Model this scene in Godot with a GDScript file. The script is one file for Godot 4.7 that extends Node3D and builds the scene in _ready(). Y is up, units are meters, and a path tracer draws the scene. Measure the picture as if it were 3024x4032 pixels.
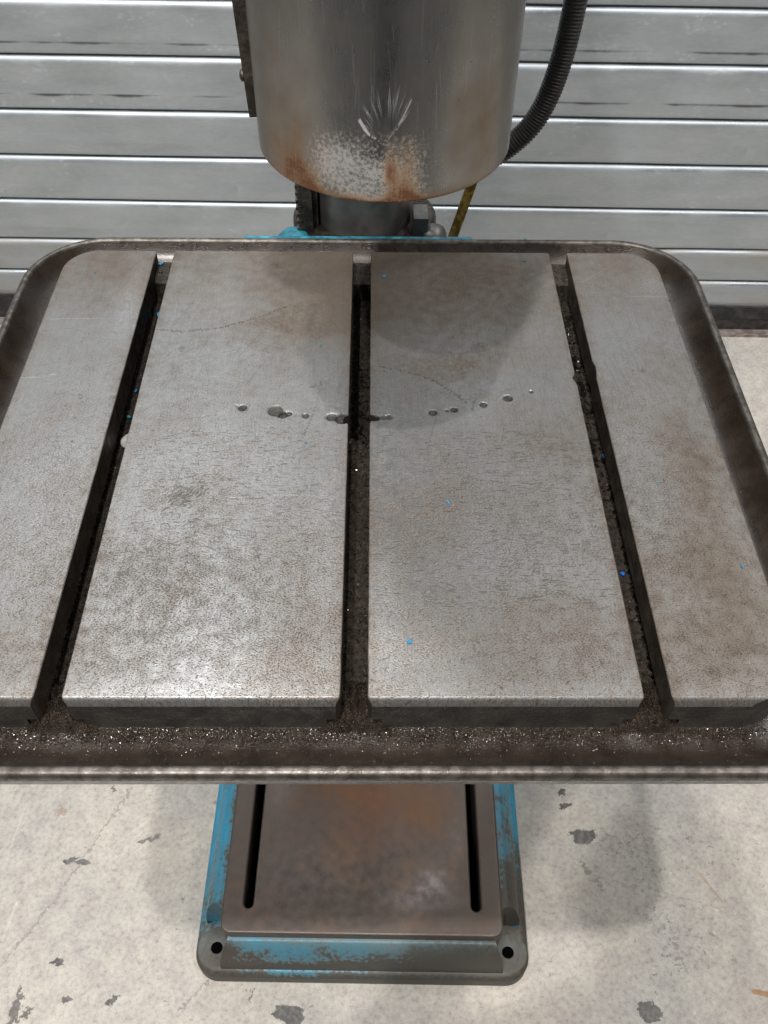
extends Node3D

const T := 0.95            # height of the table top over the floor
const SX := 0.0189         # the spindle's axis, x
const GR := 0.0802         # radius of the polished guard
var rng := RandomNumberGenerator.new()
var M := {}                # materials by name

# ------------------------------------------------------------------ mesh helpers
class MB:
	var v := PackedVector3Array()
	var t := PackedVector2Array()
	var plan := ""
	var rect := Rect2()
	func uv(p: Vector3) -> Vector2:
		if plan == "xz":
			return Vector2((p.x - rect.position.x) / rect.size.x, (p.z - rect.position.y) / rect.size.y)
		if plan == "foot":
			var k := 1.0 + (0.034 - p.y) * 2.6
			return Vector2((p.x * k - rect.position.x) / rect.size.x, (p.z * k - rect.position.y) / rect.size.y)
		if plan == "front":
			return Vector2((p.x - rect.position.x) / rect.size.x, (p.z + (0.123 - p.y) * 0.55 - 0.02 - rect.position.y) / rect.size.y)
		if plan == "left" or plan == "right":
			return Vector2((p.x + (0.123 - p.y) * (0.5 if plan == "right" else -0.5) - rect.position.x) / rect.size.x, (p.z - rect.position.y) / rect.size.y)
		if plan == "xy":
			return Vector2((p.x - rect.position.x) / rect.size.x, (p.y - rect.position.y) / rect.size.y)
		return Vector2(p.x, p.z)
	func tri(a: Vector3, b: Vector3, c: Vector3) -> void:   # counter-clockwise seen from outside
		v.append(a); v.append(c); v.append(b)
		t.append(uv(a)); t.append(uv(c)); t.append(uv(b))
	func triuv(a: Vector3, b: Vector3, c: Vector3, ua: Vector2, ub: Vector2, uc: Vector2) -> void:
		v.append(a); v.append(c); v.append(b)
		t.append(ua); t.append(uc); t.append(ub)
	func quad(a: Vector3, b: Vector3, c: Vector3, d: Vector3) -> void:
		tri(a, b, c); tri(a, c, d)
	func grid(rows: Array, flip := false, closed := false) -> void:
		for i in rows.size() - 1:
			var p: PackedVector3Array = rows[i]
			var q: PackedVector3Array = rows[i + 1]
			var n := p.size()
			for j in (n if closed else n - 1):
				var k := (j + 1) % n
				if flip:
					quad(p[j], p[k], q[k], q[j])
				else:
					quad(p[j], q[j], q[k], p[k])
	func fan(loop: PackedVector3Array, flip := false) -> void:
		var c := Vector3.ZERO
		for p in loop: c += p
		c /= loop.size()
		for j in loop.size():
			var k := (j + 1) % loop.size()
			if flip: tri(c, loop[k], loop[j])
			else: tri(c, loop[j], loop[k])
	func box(c: Vector3, s: Vector3, b := Basis()) -> void:
		var h := s / 2
		var p := []
		for i in 8:
			p.append(c + b * Vector3(h.x if i & 1 else -h.x, h.y if i & 2 else -h.y, h.z if i & 4 else -h.z))
		quad(p[4], p[5], p[7], p[6]); quad(p[1], p[0], p[2], p[3])
		quad(p[0], p[4], p[6], p[2]); quad(p[5], p[1], p[3], p[7])
		quad(p[2], p[6], p[7], p[3]); quad(p[0], p[1], p[5], p[4])
	func done(crease := 40.0) -> ArrayMesh:
		var n := v.size()
		var fn := PackedVector3Array(); fn.resize(n / 3)
		var at := {}
		for f in n / 3:
			var a := v[f * 3]
			fn[f] = (v[f * 3 + 2] - a).cross(v[f * 3 + 1] - a)
			for k in 3:
				var key := Vector3i((v[f * 3 + k] * 50000.0).round())
				if at.has(key): at[key].append(f)
				else: at[key] = PackedInt32Array([f])
		var lim := cos(deg_to_rad(crease))
		var ns := PackedVector3Array(); ns.resize(n)
		for i in n:
			var me := fn[i / 3]
			var ml := me.length()
			var s := Vector3.ZERO
			if ml > 0.0:
				for f in at[Vector3i((v[i] * 50000.0).round())]:
					var o := fn[f]
					if o.dot(me) >= lim * ml * o.length(): s += o
			ns[i] = s.normalized() if s.length_squared() > 0.0 else Vector3.UP
		var arr := []; arr.resize(Mesh.ARRAY_MAX)
		arr[Mesh.ARRAY_VERTEX] = v; arr[Mesh.ARRAY_NORMAL] = ns; arr[Mesh.ARRAY_TEX_UV] = t
		var m := ArrayMesh.new()
		m.add_surface_from_arrays(Mesh.PRIMITIVE_TRIANGLES, arr)
		return m

func mesh_node(called: String, mesh: Mesh, mat: Material, parent: Node) -> MeshInstance3D:
	var o := MeshInstance3D.new()
	o.name = called
	o.mesh = mesh
	o.material_override = mat
	parent.add_child(o, true)
	return o

func put(called: String, b: MB, mat: Material, parent: Node, crease := 40.0) -> MeshInstance3D:
	return mesh_node(called, b.done(crease), mat, parent)

func tag(o: Node, label: String, category := "", group := "", kind := "") -> void:
	o.set_meta("label", label)
	if category: o.set_meta("category", category)
	if group: o.set_meta("group", group)
	if kind: o.set_meta("kind", kind)

func round_rect(x0: float, x1: float, z0: float, z1: float, r: float, seg := 8) -> PackedVector2Array:
	var out := PackedVector2Array()
	var cs := [Vector2(x1 - r, z1 - r), Vector2(x0 + r, z1 - r), Vector2(x0 + r, z0 + r), Vector2(x1 - r, z0 + r)]
	for k in 4:
		for i in seg + 1:
			var a := (k + float(i) / seg) * PI / 2
			out.append(cs[k] + Vector2(cos(a), sin(a)) * r)
	return out

func inset(poly: PackedVector2Array, d: float) -> PackedVector2Array:   # poly runs from +x to +z; d > 0 shrinks
	var out := PackedVector2Array()
	var n := poly.size()
	for i in n:
		var e1 := (poly[i] - poly[(i + n - 1) % n]).normalized()
		var e2 := (poly[(i + 1) % n] - poly[i]).normalized()
		var n1 := Vector2(-e1.y, e1.x)
		var n2 := Vector2(-e2.y, e2.x)
		var m := (n1 + n2)
		if m.length() < 0.2: m = n1
		m = m.normalized()
		out.append(poly[i] + m * d / maxf(0.4, m.dot(n1)))
	return out

func at_y(poly: PackedVector2Array, y: float) -> PackedVector3Array:
	var out := PackedVector3Array()
	for p in poly: out.append(Vector3(p.x, y, p.y))
	return out

func extrude(b: MB, poly: PackedVector2Array, y0: float, y1: float, bevel := 0.0, steps := 3, bottom := true) -> void:
	var rows := [at_y(poly, y0)]
	var top := poly
	if bevel > 0.0:
		for i in steps + 1:
			var a := float(i) / steps * PI / 2
			top = inset(poly, bevel * (1 - cos(a)))
			rows.append(at_y(top, y1 - bevel * (1 - sin(a))))
	else:
		rows.append(at_y(poly, y1))
	b.grid(rows, false, true)
	var idx := Geometry2D.triangulate_polygon(top)
	for i in idx.size() / 3:
		var p := top[idx[i * 3]]; var q := top[idx[i * 3 + 1]]; var r := top[idx[i * 3 + 2]]
		if (q - p).cross(r - p) > 0: var s := q; q = r; r = s
		b.tri(Vector3(p.x, y1, p.y), Vector3(q.x, y1, q.y), Vector3(r.x, y1, r.y))
		if bottom: pass
	if bottom:
		idx = Geometry2D.triangulate_polygon(poly)
		for i in idx.size() / 3:
			var p := poly[idx[i * 3]]; var q := poly[idx[i * 3 + 1]]; var r := poly[idx[i * 3 + 2]]
			if (q - p).cross(r - p) < 0: var s := q; q = r; r = s
			b.tri(Vector3(p.x, y0, p.y), Vector3(q.x, y0, q.y), Vector3(r.x, y0, r.y))

func lathe(b: MB, c: Vector3, prof: Array, seg := 48, a0 := 0.0, a1 := TAU) -> void:   # prof: Vector2(radius, y) running upward on the outside
	var rows := []
	for p in prof:
		var row := PackedVector3Array()
		for i in seg + 1:
			var a: float = a0 + (a1 - a0) * (i % seg if is_equal_approx(a1 - a0, TAU) else i) / seg
			row.append(c + Vector3(sin(a) * p.x, p.y, cos(a) * p.x))
		rows.append(row)
	b.grid(rows, true)

# ------------------------------------------------------------------ texture helpers
func nz(sd: int, period: float, w: int, h: int, oct := 3, sx := 1.0, sy := 1.0) -> PackedByteArray:
	var n := FastNoiseLite.new()
	n.seed = sd
	n.noise_type = FastNoiseLite.TYPE_SIMPLEX_SMOOTH
	n.frequency = 1.0 / period
	n.fractal_type = FastNoiseLite.FRACTAL_FBM
	n.fractal_octaves = oct
	var im := n.get_image(maxi(4, int(w / sx)), maxi(4, int(h / sy)))
	im.convert(Image.FORMAT_L8)
	if sx != 1.0 or sy != 1.0: im.resize(w, h, Image.INTERPOLATE_CUBIC)
	return im.get_data()

func coarse(blobs: Array, r: Rect2, w: int, h: int, base := 0.0) -> PackedByteArray:   # blobs: [x, z, sx, sz, amount]
	var im := Image.create(96, 96, false, Image.FORMAT_L8)
	for j in 96:
		for i in 96:
			var x := r.position.x + r.size.x * (i + 0.5) / 96
			var z := r.position.y + r.size.y * (j + 0.5) / 96
			var s := base
			for b in blobs:
				var dx: float = (x - b[0]) / b[2]
				var dz: float = (z - b[1]) / b[3]
				s += b[4] * exp(-dx * dx - dz * dz)
			s = clampf(s, 0, 1)
			im.set_pixel(i, j, Color(s, s, s))
	im.resize(w, h, Image.INTERPOLATE_CUBIC)
	return im.get_data()

class Pen:
	var d := PackedByteArray()
	var w := 0
	var h := 0
	var r := Rect2()
	func _init(rr: Rect2, ww: int, hh: int) -> void:
		r = rr; w = ww; h = hh
		d.resize(w * h)
	func dot(px: float, py: float, rad: float, val: float) -> void:
		for y in range(maxi(0, int(py - rad)), mini(h, int(py + rad) + 2)):
			for x in range(maxi(0, int(px - rad)), mini(w, int(px + rad) + 2)):
				var q := clampf(rad + 0.5 - Vector2(x - px, y - py).length(), 0, 1) * val
				if q > d[y * w + x]: d[y * w + x] = int(q)
	func line(a: Vector2, b: Vector2, wid: float, v0: float, v1 := -1.0) -> void:   # world units; wid is a radius in pixels
		var p := (a - r.position) / r.size * Vector2(w, h)
		var q := (b - r.position) / r.size * Vector2(w, h)
		var n := int((q - p).length() / 0.7) + 1
		for i in n + 1:
			var f := float(i) / n
			var c := p.lerp(q, f)
			if c.x < 1 or c.y < 1 or c.x > w - 2 or c.y > h - 2: continue
			var val := v0 if v1 < 0 else lerpf(v0, v1, f)
			if wid <= 0.5:
				var k := int(c.y) * w + int(c.x)
				if val > d[k]: d[k] = int(val)
			else: dot(c.x, c.y, wid, val)
	func curve(pts: Array, wid: float, v0: float) -> void:
		for i in pts.size() - 1: line(pts[i], pts[i + 1], wid, v0)
	func smear(pts: Array, rad: float, val: float, rg: RandomNumberGenerator) -> void:   # a broken, blotchy line
		for i in pts.size() - 1:
			var p: Vector2 = (pts[i] - r.position) / r.size * Vector2(w, h)
			var q: Vector2 = (pts[i + 1] - r.position) / r.size * Vector2(w, h)
			for k in int((q - p).length() * 1.2) + 1:
				if rg.randf() < 0.45: continue
				var c := p.lerp(q, rg.randf()) + Vector2(rg.randfn(0, rad * 0.6), rg.randfn(0, rad * 0.6))
				dot(c.x, c.y, rg.randf_range(0.2, 0.7) * rad, val * rg.randf_range(0.3, 1.0))
	func poly(pts: PackedVector2Array, val: int) -> void:
		var q := PackedVector2Array()
		var lo := Vector2(1e9, 1e9); var hi := -lo
		for p in pts:
			var c := (p - r.position) / r.size * Vector2(w, h)
			q.append(c); lo = lo.min(c); hi = hi.max(c)
		for y in range(maxi(0, int(lo.y)), mini(h, int(hi.y) + 2)):
			for x in range(maxi(0, int(lo.x)), mini(w, int(hi.x) + 2)):
				if Geometry2D.is_point_in_polygon(Vector2(x, y), q): d[y * w + x] = maxi(val, d[y * w + x])
	func blob(c: Vector2, rx: float, rz: float, turn: float, val: int, rg: RandomNumberGenerator, rough := 0.35) -> void:
		var pts := PackedVector2Array()
		for i in 18:
			var a := i * TAU / 18
			pts.append(c + (Vector2(cos(a) * rx, sin(a) * rz) * (1.0 + rg.randf_range(-rough, rough))).rotated(turn))
		poly(pts, val)

func tex(data: PackedByteArray, w: int, h: int, f: int) -> ImageTexture:
	return ImageTexture.create_from_image(Image.create_from_data(w, h, false, f, data))

func mat(albedo: Color, rough: float, metal := 0.0, spec := 0.5) -> StandardMaterial3D:
	var m := StandardMaterial3D.new()
	m.albedo_color = albedo
	m.roughness = rough
	m.metallic = metal
	m.metallic_specular = spec
	return m

func noise_tex(sd: int, freq: float, oct: int, c0: Color, c1: Color, size := 512, lo := 0.3, hi := 0.7) -> NoiseTexture2D:
	var n := FastNoiseLite.new()
	n.seed = sd; n.frequency = freq; n.fractal_octaves = oct
	n.noise_type = FastNoiseLite.TYPE_SIMPLEX_SMOOTH
	var t := NoiseTexture2D.new()
	t.width = size; t.height = size; t.seamless = true; t.noise = n
	var g := Gradient.new()
	g.offsets = PackedFloat32Array([lo, hi]); g.colors = PackedColorArray([c0, c1])
	t.color_ramp = g
	return t

func tri_mat(c0: Color, c1: Color, scale: float, sd: int, rough0: float, rough1: float, metal: float, bump := 0.0, bump_freq := 0.05) -> StandardMaterial3D:
	var m := mat(Color.WHITE, 1.0, metal)
	m.albedo_texture = noise_tex(sd, 0.012, 5, c0, c1)
	m.roughness_texture = noise_tex(sd + 7, 0.03, 4, Color(rough0, rough0, rough0), Color(rough1, rough1, rough1))
	m.roughness_texture_channel = BaseMaterial3D.TEXTURE_CHANNEL_RED
	m.uv1_triplanar = true
	m.uv1_world_triplanar = true
	m.uv1_scale = Vector3.ONE * scale
	if bump > 0.0:
		m.heightmap_enabled = true
		m.heightmap_scale = bump
		m.heightmap_texture = noise_tex(sd + 13, bump_freq, 4, Color.BLACK, Color.WHITE)
	return m

func sm(a: float, b: float, x: float) -> float:
	var q := clampf((x - a) / (b - a), 0, 1)
	return q * q * (3 - 2 * q)

const TR := Rect2(-0.305, -0.25, 0.61, 0.5375)

func table_material() -> ORMMaterial3D:
	var w := 1536; var h := 1354
	rng.seed = 11
	var ink := Pen.new(TR, w, h)
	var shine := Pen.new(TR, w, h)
	# short dashes of ingrained rust, mostly along x
	for i in 2600:
		var c := Vector2(rng.randfn(0.11, 0.075), rng.randf_range(0.02, 0.2))
		if i % 3 == 0: c = Vector2(rng.randfn(-0.1, 0.06), rng.randf_range(0.02, 0.16))
		var d := Vector2(rng.randf_range(0.0012, 0.0065), 0).rotated(rng.randfn(0, 0.1))
		ink.line(c, c + d, rng.randf_range(0.4, 1.0), rng.randf_range(60, 170))
	for i in 2600:   # ticks in every direction, thickest at the front
		var c := Vector2(rng.randf_range(-0.3, 0.3), 0.27 - absf(rng.randfn(0, 0.13)))
		var d := Vector2(rng.randf_range(0.0008, 0.004), 0).rotated(rng.randf() * TAU)
		ink.line(c, c + d, rng.randf_range(0.4, 0.9), rng.randf_range(50, 170))
	for i in 700:    # long thin scratches
		var c := Vector2(rng.randf_range(-0.3, 0.3), rng.randf_range(-0.24, 0.27))
		var a := rng.randfn(-0.6, 0.5) if rng.randf() < 0.6 else rng.randf() * TAU
		ink.line(c, c + Vector2(rng.randf_range(0.008, 0.05), 0).rotated(a), 0.4, rng.randf_range(25, 90))
	for i in 70:     # fine upright scratches on the right
		var c := Vector2(rng.randf_range(0.13, 0.3), rng.randf_range(-0.15, 0.1))
		ink.line(c, c + Vector2(rng.randf_range(0.02, 0.09), 0).rotated(PI / 2 + rng.randfn(-0.12, 0.12)), 0.4, rng.randf_range(30, 80))
	for i in 1500:
		var c := Vector2(rng.randf_range(-0.3, 0.3), rng.randf_range(-0.24, 0.27))
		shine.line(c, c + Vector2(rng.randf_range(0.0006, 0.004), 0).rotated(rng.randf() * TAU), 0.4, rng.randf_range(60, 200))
	for i in 170:    # half-moon dents
		var c := Vector2(rng.randfn(-0.25, 0.02), rng.randfn(0.055, 0.03))
		if i % 4 == 0: c = Vector2(rng.randfn(-0.14, 0.02), rng.randfn(-0.02, 0.012))
		var a0 := rng.randfn(3.6, 0.9)
		var rr := rng.randf_range(0.0016, 0.0032)
		var pts := []; var pts2 := []
		for k in 8:
			var q := a0 + k * 0.33
			pts.append(c + Vector2(cos(q), sin(q)) * rr); pts2.append(c + Vector2(cos(q), sin(q)) * (rr - 0.0006))
		ink.curve(pts, 0.7, rng.randf_range(80, 170)); shine.curve(pts2, 0.4, 120)
	# marks that can be told apart
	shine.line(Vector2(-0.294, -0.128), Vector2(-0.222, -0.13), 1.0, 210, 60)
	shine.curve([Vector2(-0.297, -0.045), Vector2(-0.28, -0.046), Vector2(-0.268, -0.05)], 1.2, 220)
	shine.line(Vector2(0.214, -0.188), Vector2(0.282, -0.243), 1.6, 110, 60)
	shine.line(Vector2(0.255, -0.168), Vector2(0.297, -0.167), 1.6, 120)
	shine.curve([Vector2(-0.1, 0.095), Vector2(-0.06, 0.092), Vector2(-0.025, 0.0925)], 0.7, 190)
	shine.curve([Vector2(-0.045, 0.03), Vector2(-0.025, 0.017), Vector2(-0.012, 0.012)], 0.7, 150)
	ink.smear([Vector2(-0.19, -0.113), Vector2(-0.162, -0.11), Vector2(-0.13, -0.116), Vector2(-0.096, -0.132), Vector2(-0.071, -0.15)], 3.4, 190, rng)
	ink.smear([Vector2(0.016, -0.062), Vector2(0.034, -0.057), Vector2(0.05, -0.051), Vector2(0.067, -0.041), Vector2(0.083, -0.026), Vector2(0.092, -0.014)], 2.6, 235, rng)
	ink.smear([Vector2(-0.034, -0.04), Vector2(-0.038, -0.005), Vector2(-0.046, 0.028)], 2.4, 170, rng)
	ink.smear([Vector2(0.1, -0.02), Vector2(0.096, -0.006), Vector2(0.103, 0.004)], 2.0, 200, rng)
	ink.smear([Vector2(-0.16, 0.08), Vector2(-0.13, 0.072), Vector2(-0.1, 0.075), Vector2(-0.085, 0.085)], 2.2, 180, rng)
	for i in 190:
		var q := Vector2(rng.randfn(-0.136, 0.007), rng.randfn(0.092, 0.008))
		q.x += (0.092 - q.y) * 0.5
		ink.line(q, q + Vector2(rng.randf_range(0.0006, 0.0035), 0).rotated(rng.randfn(-0.9, 0.5)), rng.randf_range(0.5, 1.8), rng.randf_range(60, 190))
	for e in [[-0.146, 0.1, -0.14, 0.055, 0.8, 150], [-0.12, 0.1, -0.09, 0.08, 0.5, 110], [0.012, 0.075, 0.055, 0.06, 0.6, 90], [0.06, 0.062, 0.085, 0.048, 0.6, 110], [-0.185, -0.04, -0.1, -0.11, 0.5, 70], [-0.186, -0.06, -0.13, -0.1, 0.5, 80], [0.03, -0.02, 0.09, -0.11, 0.4, 60], [0.13, -0.03, 0.18, -0.1, 0.5, 70], [0.15, 0.03, 0.17, -0.08, 0.5, 90], [0.168, 0.05, 0.17, -0.07, 0.5, 80], [0.02, 0.02, 0.06, 0.035, 0.4, 70], [-0.08, 0.2, -0.06, 0.17, 0.5, 90], [0.1, 0.21, 0.12, 0.18, 0.5, 90], [-0.24, -0.06, -0.22, 0.05, 0.4, 60]]:
		ink.line(Vector2(e[0], e[1]), Vector2(e[2], e[3]), e[4], e[5], e[5] * 0.5)
	for i in 26:   # blotches of rust brown
		var c := Vector2(rng.randf_range(-0.29, 0.29), rng.randf_range(-0.1, 0.26))
		for k in rng.randi_range(5, 24): ink.dot((c.x - TR.position.x) / TR.size.x * w + rng.randfn(0, 5), (c.y - TR.position.y) / TR.size.y * h + rng.randfn(0, 4), rng.randf_range(0.8, 3.0), rng.randf_range(30, 110))
	for i in 130: ink.dot(rng.randf() * w, h - absf(rng.randfn(0, h * 0.35)), rng.randf_range(1.2, 3.4), rng.randf_range(60, 150))
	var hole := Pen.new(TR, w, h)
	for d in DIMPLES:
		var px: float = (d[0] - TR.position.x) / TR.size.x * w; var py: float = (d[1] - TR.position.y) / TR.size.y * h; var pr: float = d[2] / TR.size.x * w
		if d[3] > 0.0006: hole.dot(px, py, pr * 0.9, 255 if d[3] > 0.003 else (225 if d[3] > 0.0015 else 170))  # grime and recess shade painted dark inside the dents
		if d[3] > 0.0002:
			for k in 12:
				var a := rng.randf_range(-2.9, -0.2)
				shine.dot(px + cos(a) * pr * 1.08, py + sin(a) * pr * 1.08, rng.randf_range(0.3, 0.7), rng.randf_range(60, 200))  # glints painted along the upper rim of each dent
			for k in 7:
				ink.dot(px + rng.randfn(0, pr * 0.9), py + rng.randfn(0, pr * 0.9), rng.randf_range(0.5, 1.2), rng.randf_range(40, 110))
	var brown := coarse([[0.07, -0.18, 0.13, 0.08, 0.9], [0.0, -0.235, 0.4, 0.035, 0.45], [-0.045, -0.19, 0.04, 0.05, 0.5], [-0.05, -0.115, 0.06, 0.025, 0.4], [-0.11, -0.18, 0.07, 0.05, 0.28], [0.27, 0.07, 0.03, 0.12, 0.6], [0.26, 0.2, 0.06, 0.08, 0.6], [0.13, 0.23, 0.1, 0.045, 0.42], [0.05, 0.12, 0.05, 0.06, 0.2], [-0.13, 0.2, 0.07, 0.06, 0.15], [-0.04, 0.22, 0.03, 0.07, 0.25], [-0.26, -0.2, 0.05, 0.05, 0.5], [0.16, 0.06, 0.05, 0.09, 0.3], [0.26, -0.2, 0.05, 0.05, 0.2], [-0.25, 0.22, 0.05, 0.06, 0.25], [0.09, -0.06, 0.04, 0.02, 0.3]], TR, w, h, 0.1)  # brown patina; the back blobs also paint in its dim reflection
	var stain := Pen.new(TR, w, h)
	stain.poly(PackedVector2Array([Vector2(0.012, -0.07), Vector2(0.02, -0.061), Vector2(0.05, -0.052), Vector2(0.073, -0.037), Vector2(0.092, -0.045), Vector2(0.12, -0.088), Vector2(0.1, -0.084), Vector2(0.06, -0.074), Vector2(0.03, -0.08)]), 110)
	stain.poly(PackedVector2Array([Vector2(-0.07, -0.152), Vector2(-0.096, -0.13), Vector2(-0.12, -0.117), Vector2(-0.08, -0.112), Vector2(-0.04, -0.1), Vector2(-0.012, -0.11), Vector2(-0.012, -0.15), Vector2(-0.04, -0.16)]), 90)
	var polish_sheen := coarse([[-0.222, -0.16, 0.01, 0.05, 0.7], [-0.25, 0.1, 0.05, 0.1, 0.35], [-0.1, 0.06, 0.09, 0.07, 0.4], [-0.15, -0.16, 0.03, 0.03, 0.3], [0.03, 0.235, 0.035, 0.02, 0.7], [-0.06, 0.25, 0.05, 0.02, 0.5], [0.285, -0.2, 0.014, 0.03, 0.6], [0.24, 0.0, 0.03, 0.07, 0.3], [0.05, 0.1, 0.05, 0.06, 0.25], [-0.02, 0.13, 0.02, 0.12, 0.3], [0.02, 0.13, 0.012, 0.12, 0.3], [-0.1, 0.265, 0.4, 0.006, 0.6]], TR, w, h)  # polished spots, their highlights lightened into the colour
	var n6 := nz(12, 5, w, h, 2, 1.0, 22.0)
	var dens := coarse([[-0.25, 0.1, 0.06, 0.12, 0.55], [-0.12, 0.19, 0.09, 0.07, 0.75], [0.11, 0.12, 0.11, 0.09, 0.6], [-0.13, 0.06, 0.05, 0.07, 0.4], [0.13, 0.24, 0.14, 0.04, 0.4], [0.25, 0.1, 0.05, 0.14, 0.45], [-0.02, 0.18, 0.04, 0.08, 0.35]], TR, w, h, 0.2)
	var n1 := nz(3, 210, w, h, 4)
	var n2 := nz(4, 38, w, h, 4)
	var n3 := nz(5, 2.6, w, h, 2, 1.9, 1.0)
	var n4 := nz(6, 2.6, w, h, 1)
	var n5 := nz(8, 14, w, h, 3, 1.0, 1.0)
	var al := PackedByteArray(); al.resize(w * h * 3)
	var orm := PackedByteArray(); orm.resize(w * h * 3)
	var hg := PackedByteArray(); hg.resize(w * h)
	var edge_x := [-0.298, -0.2094, -0.1906, -0.0094, 0.0094, 0.1906, 0.2094, 0.298]
	var rim := PackedFloat32Array(); rim.resize(w)
	for x in w:
		var wx := TR.position.x + TR.size.x * x / w
		var q := 1.0
		for e in edge_x: q = minf(q, absf(wx - e) / 0.009)
		rim[x] = (1.0 - q) * 0.45
	for y in h:
		for x in w:
			var i := y * w + x
			var a := n1[i] / 255.0 - 0.5
			var b := n2[i] / 255.0 - 0.5
			var c := n5[i] / 255.0 - 0.5
			var br := brown[i] / 255.0 + stain.d[i] / 255.0 * (0.5 + c * 2.0) + a * 0.4 + b * 0.34 + c * 0.25 - 0.04 + rim[x] * (0.6 + b)
			br = clampf(br, 0, 1)
			var dn := dens[i] / 255.0 + b * 0.8 + a * 0.45
			var pit := clampf((n3[i] / 255.0 - 0.76 + dn * 0.24 + c * 0.12) * 7.0, 0, 1)
			var k := ink.d[i] / 255.0
			var dark := maxf(pit * 0.6, k)
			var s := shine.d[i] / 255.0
			var po := clampf(polish_sheen[i] / 255.0 * (0.8 + 1.6 * b + 1.2 * c), 0, 1)
			var f := (n4[i] / 255.0 - 0.5) * (0.22 + 0.3 * dn) + c * 0.14
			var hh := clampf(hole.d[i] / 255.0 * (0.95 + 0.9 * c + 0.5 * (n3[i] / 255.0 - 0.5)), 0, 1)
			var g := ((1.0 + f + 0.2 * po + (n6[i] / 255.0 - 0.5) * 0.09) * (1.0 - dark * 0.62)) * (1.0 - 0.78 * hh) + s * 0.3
			var j := i * 3
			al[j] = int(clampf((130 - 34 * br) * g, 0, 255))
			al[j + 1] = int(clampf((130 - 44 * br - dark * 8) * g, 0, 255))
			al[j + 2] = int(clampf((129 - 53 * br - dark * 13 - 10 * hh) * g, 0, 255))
			orm[j] = 255
			orm[j + 1] = int(clampf(104 - 18 * po + 34 * br + 60 * dark + 60 * hh - 40 * s + 50 * b + (n4[i] - 128) * 0.2, 55, 255))
			orm[j + 2] = int(clampf(165 - 60 * br - 110 * dark - 150 * hh, 0, 255))
			hg[i] = int(clampf(150 - 90 * pit - 80 * k + 30 * s + (n4[i] - 128) * 0.12, 0, 255))
	var m := ORMMaterial3D.new()
	m.albedo_texture = tex(al, w, h, Image.FORMAT_RGB8)
	m.orm_texture = tex(orm, w, h, Image.FORMAT_RGB8)
	m.heightmap_enabled = true
	m.heightmap_scale = 0.05
	m.heightmap_texture = tex(hg, w, h, Image.FORMAT_L8)
	m.texture_repeat = false
	return m

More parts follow.
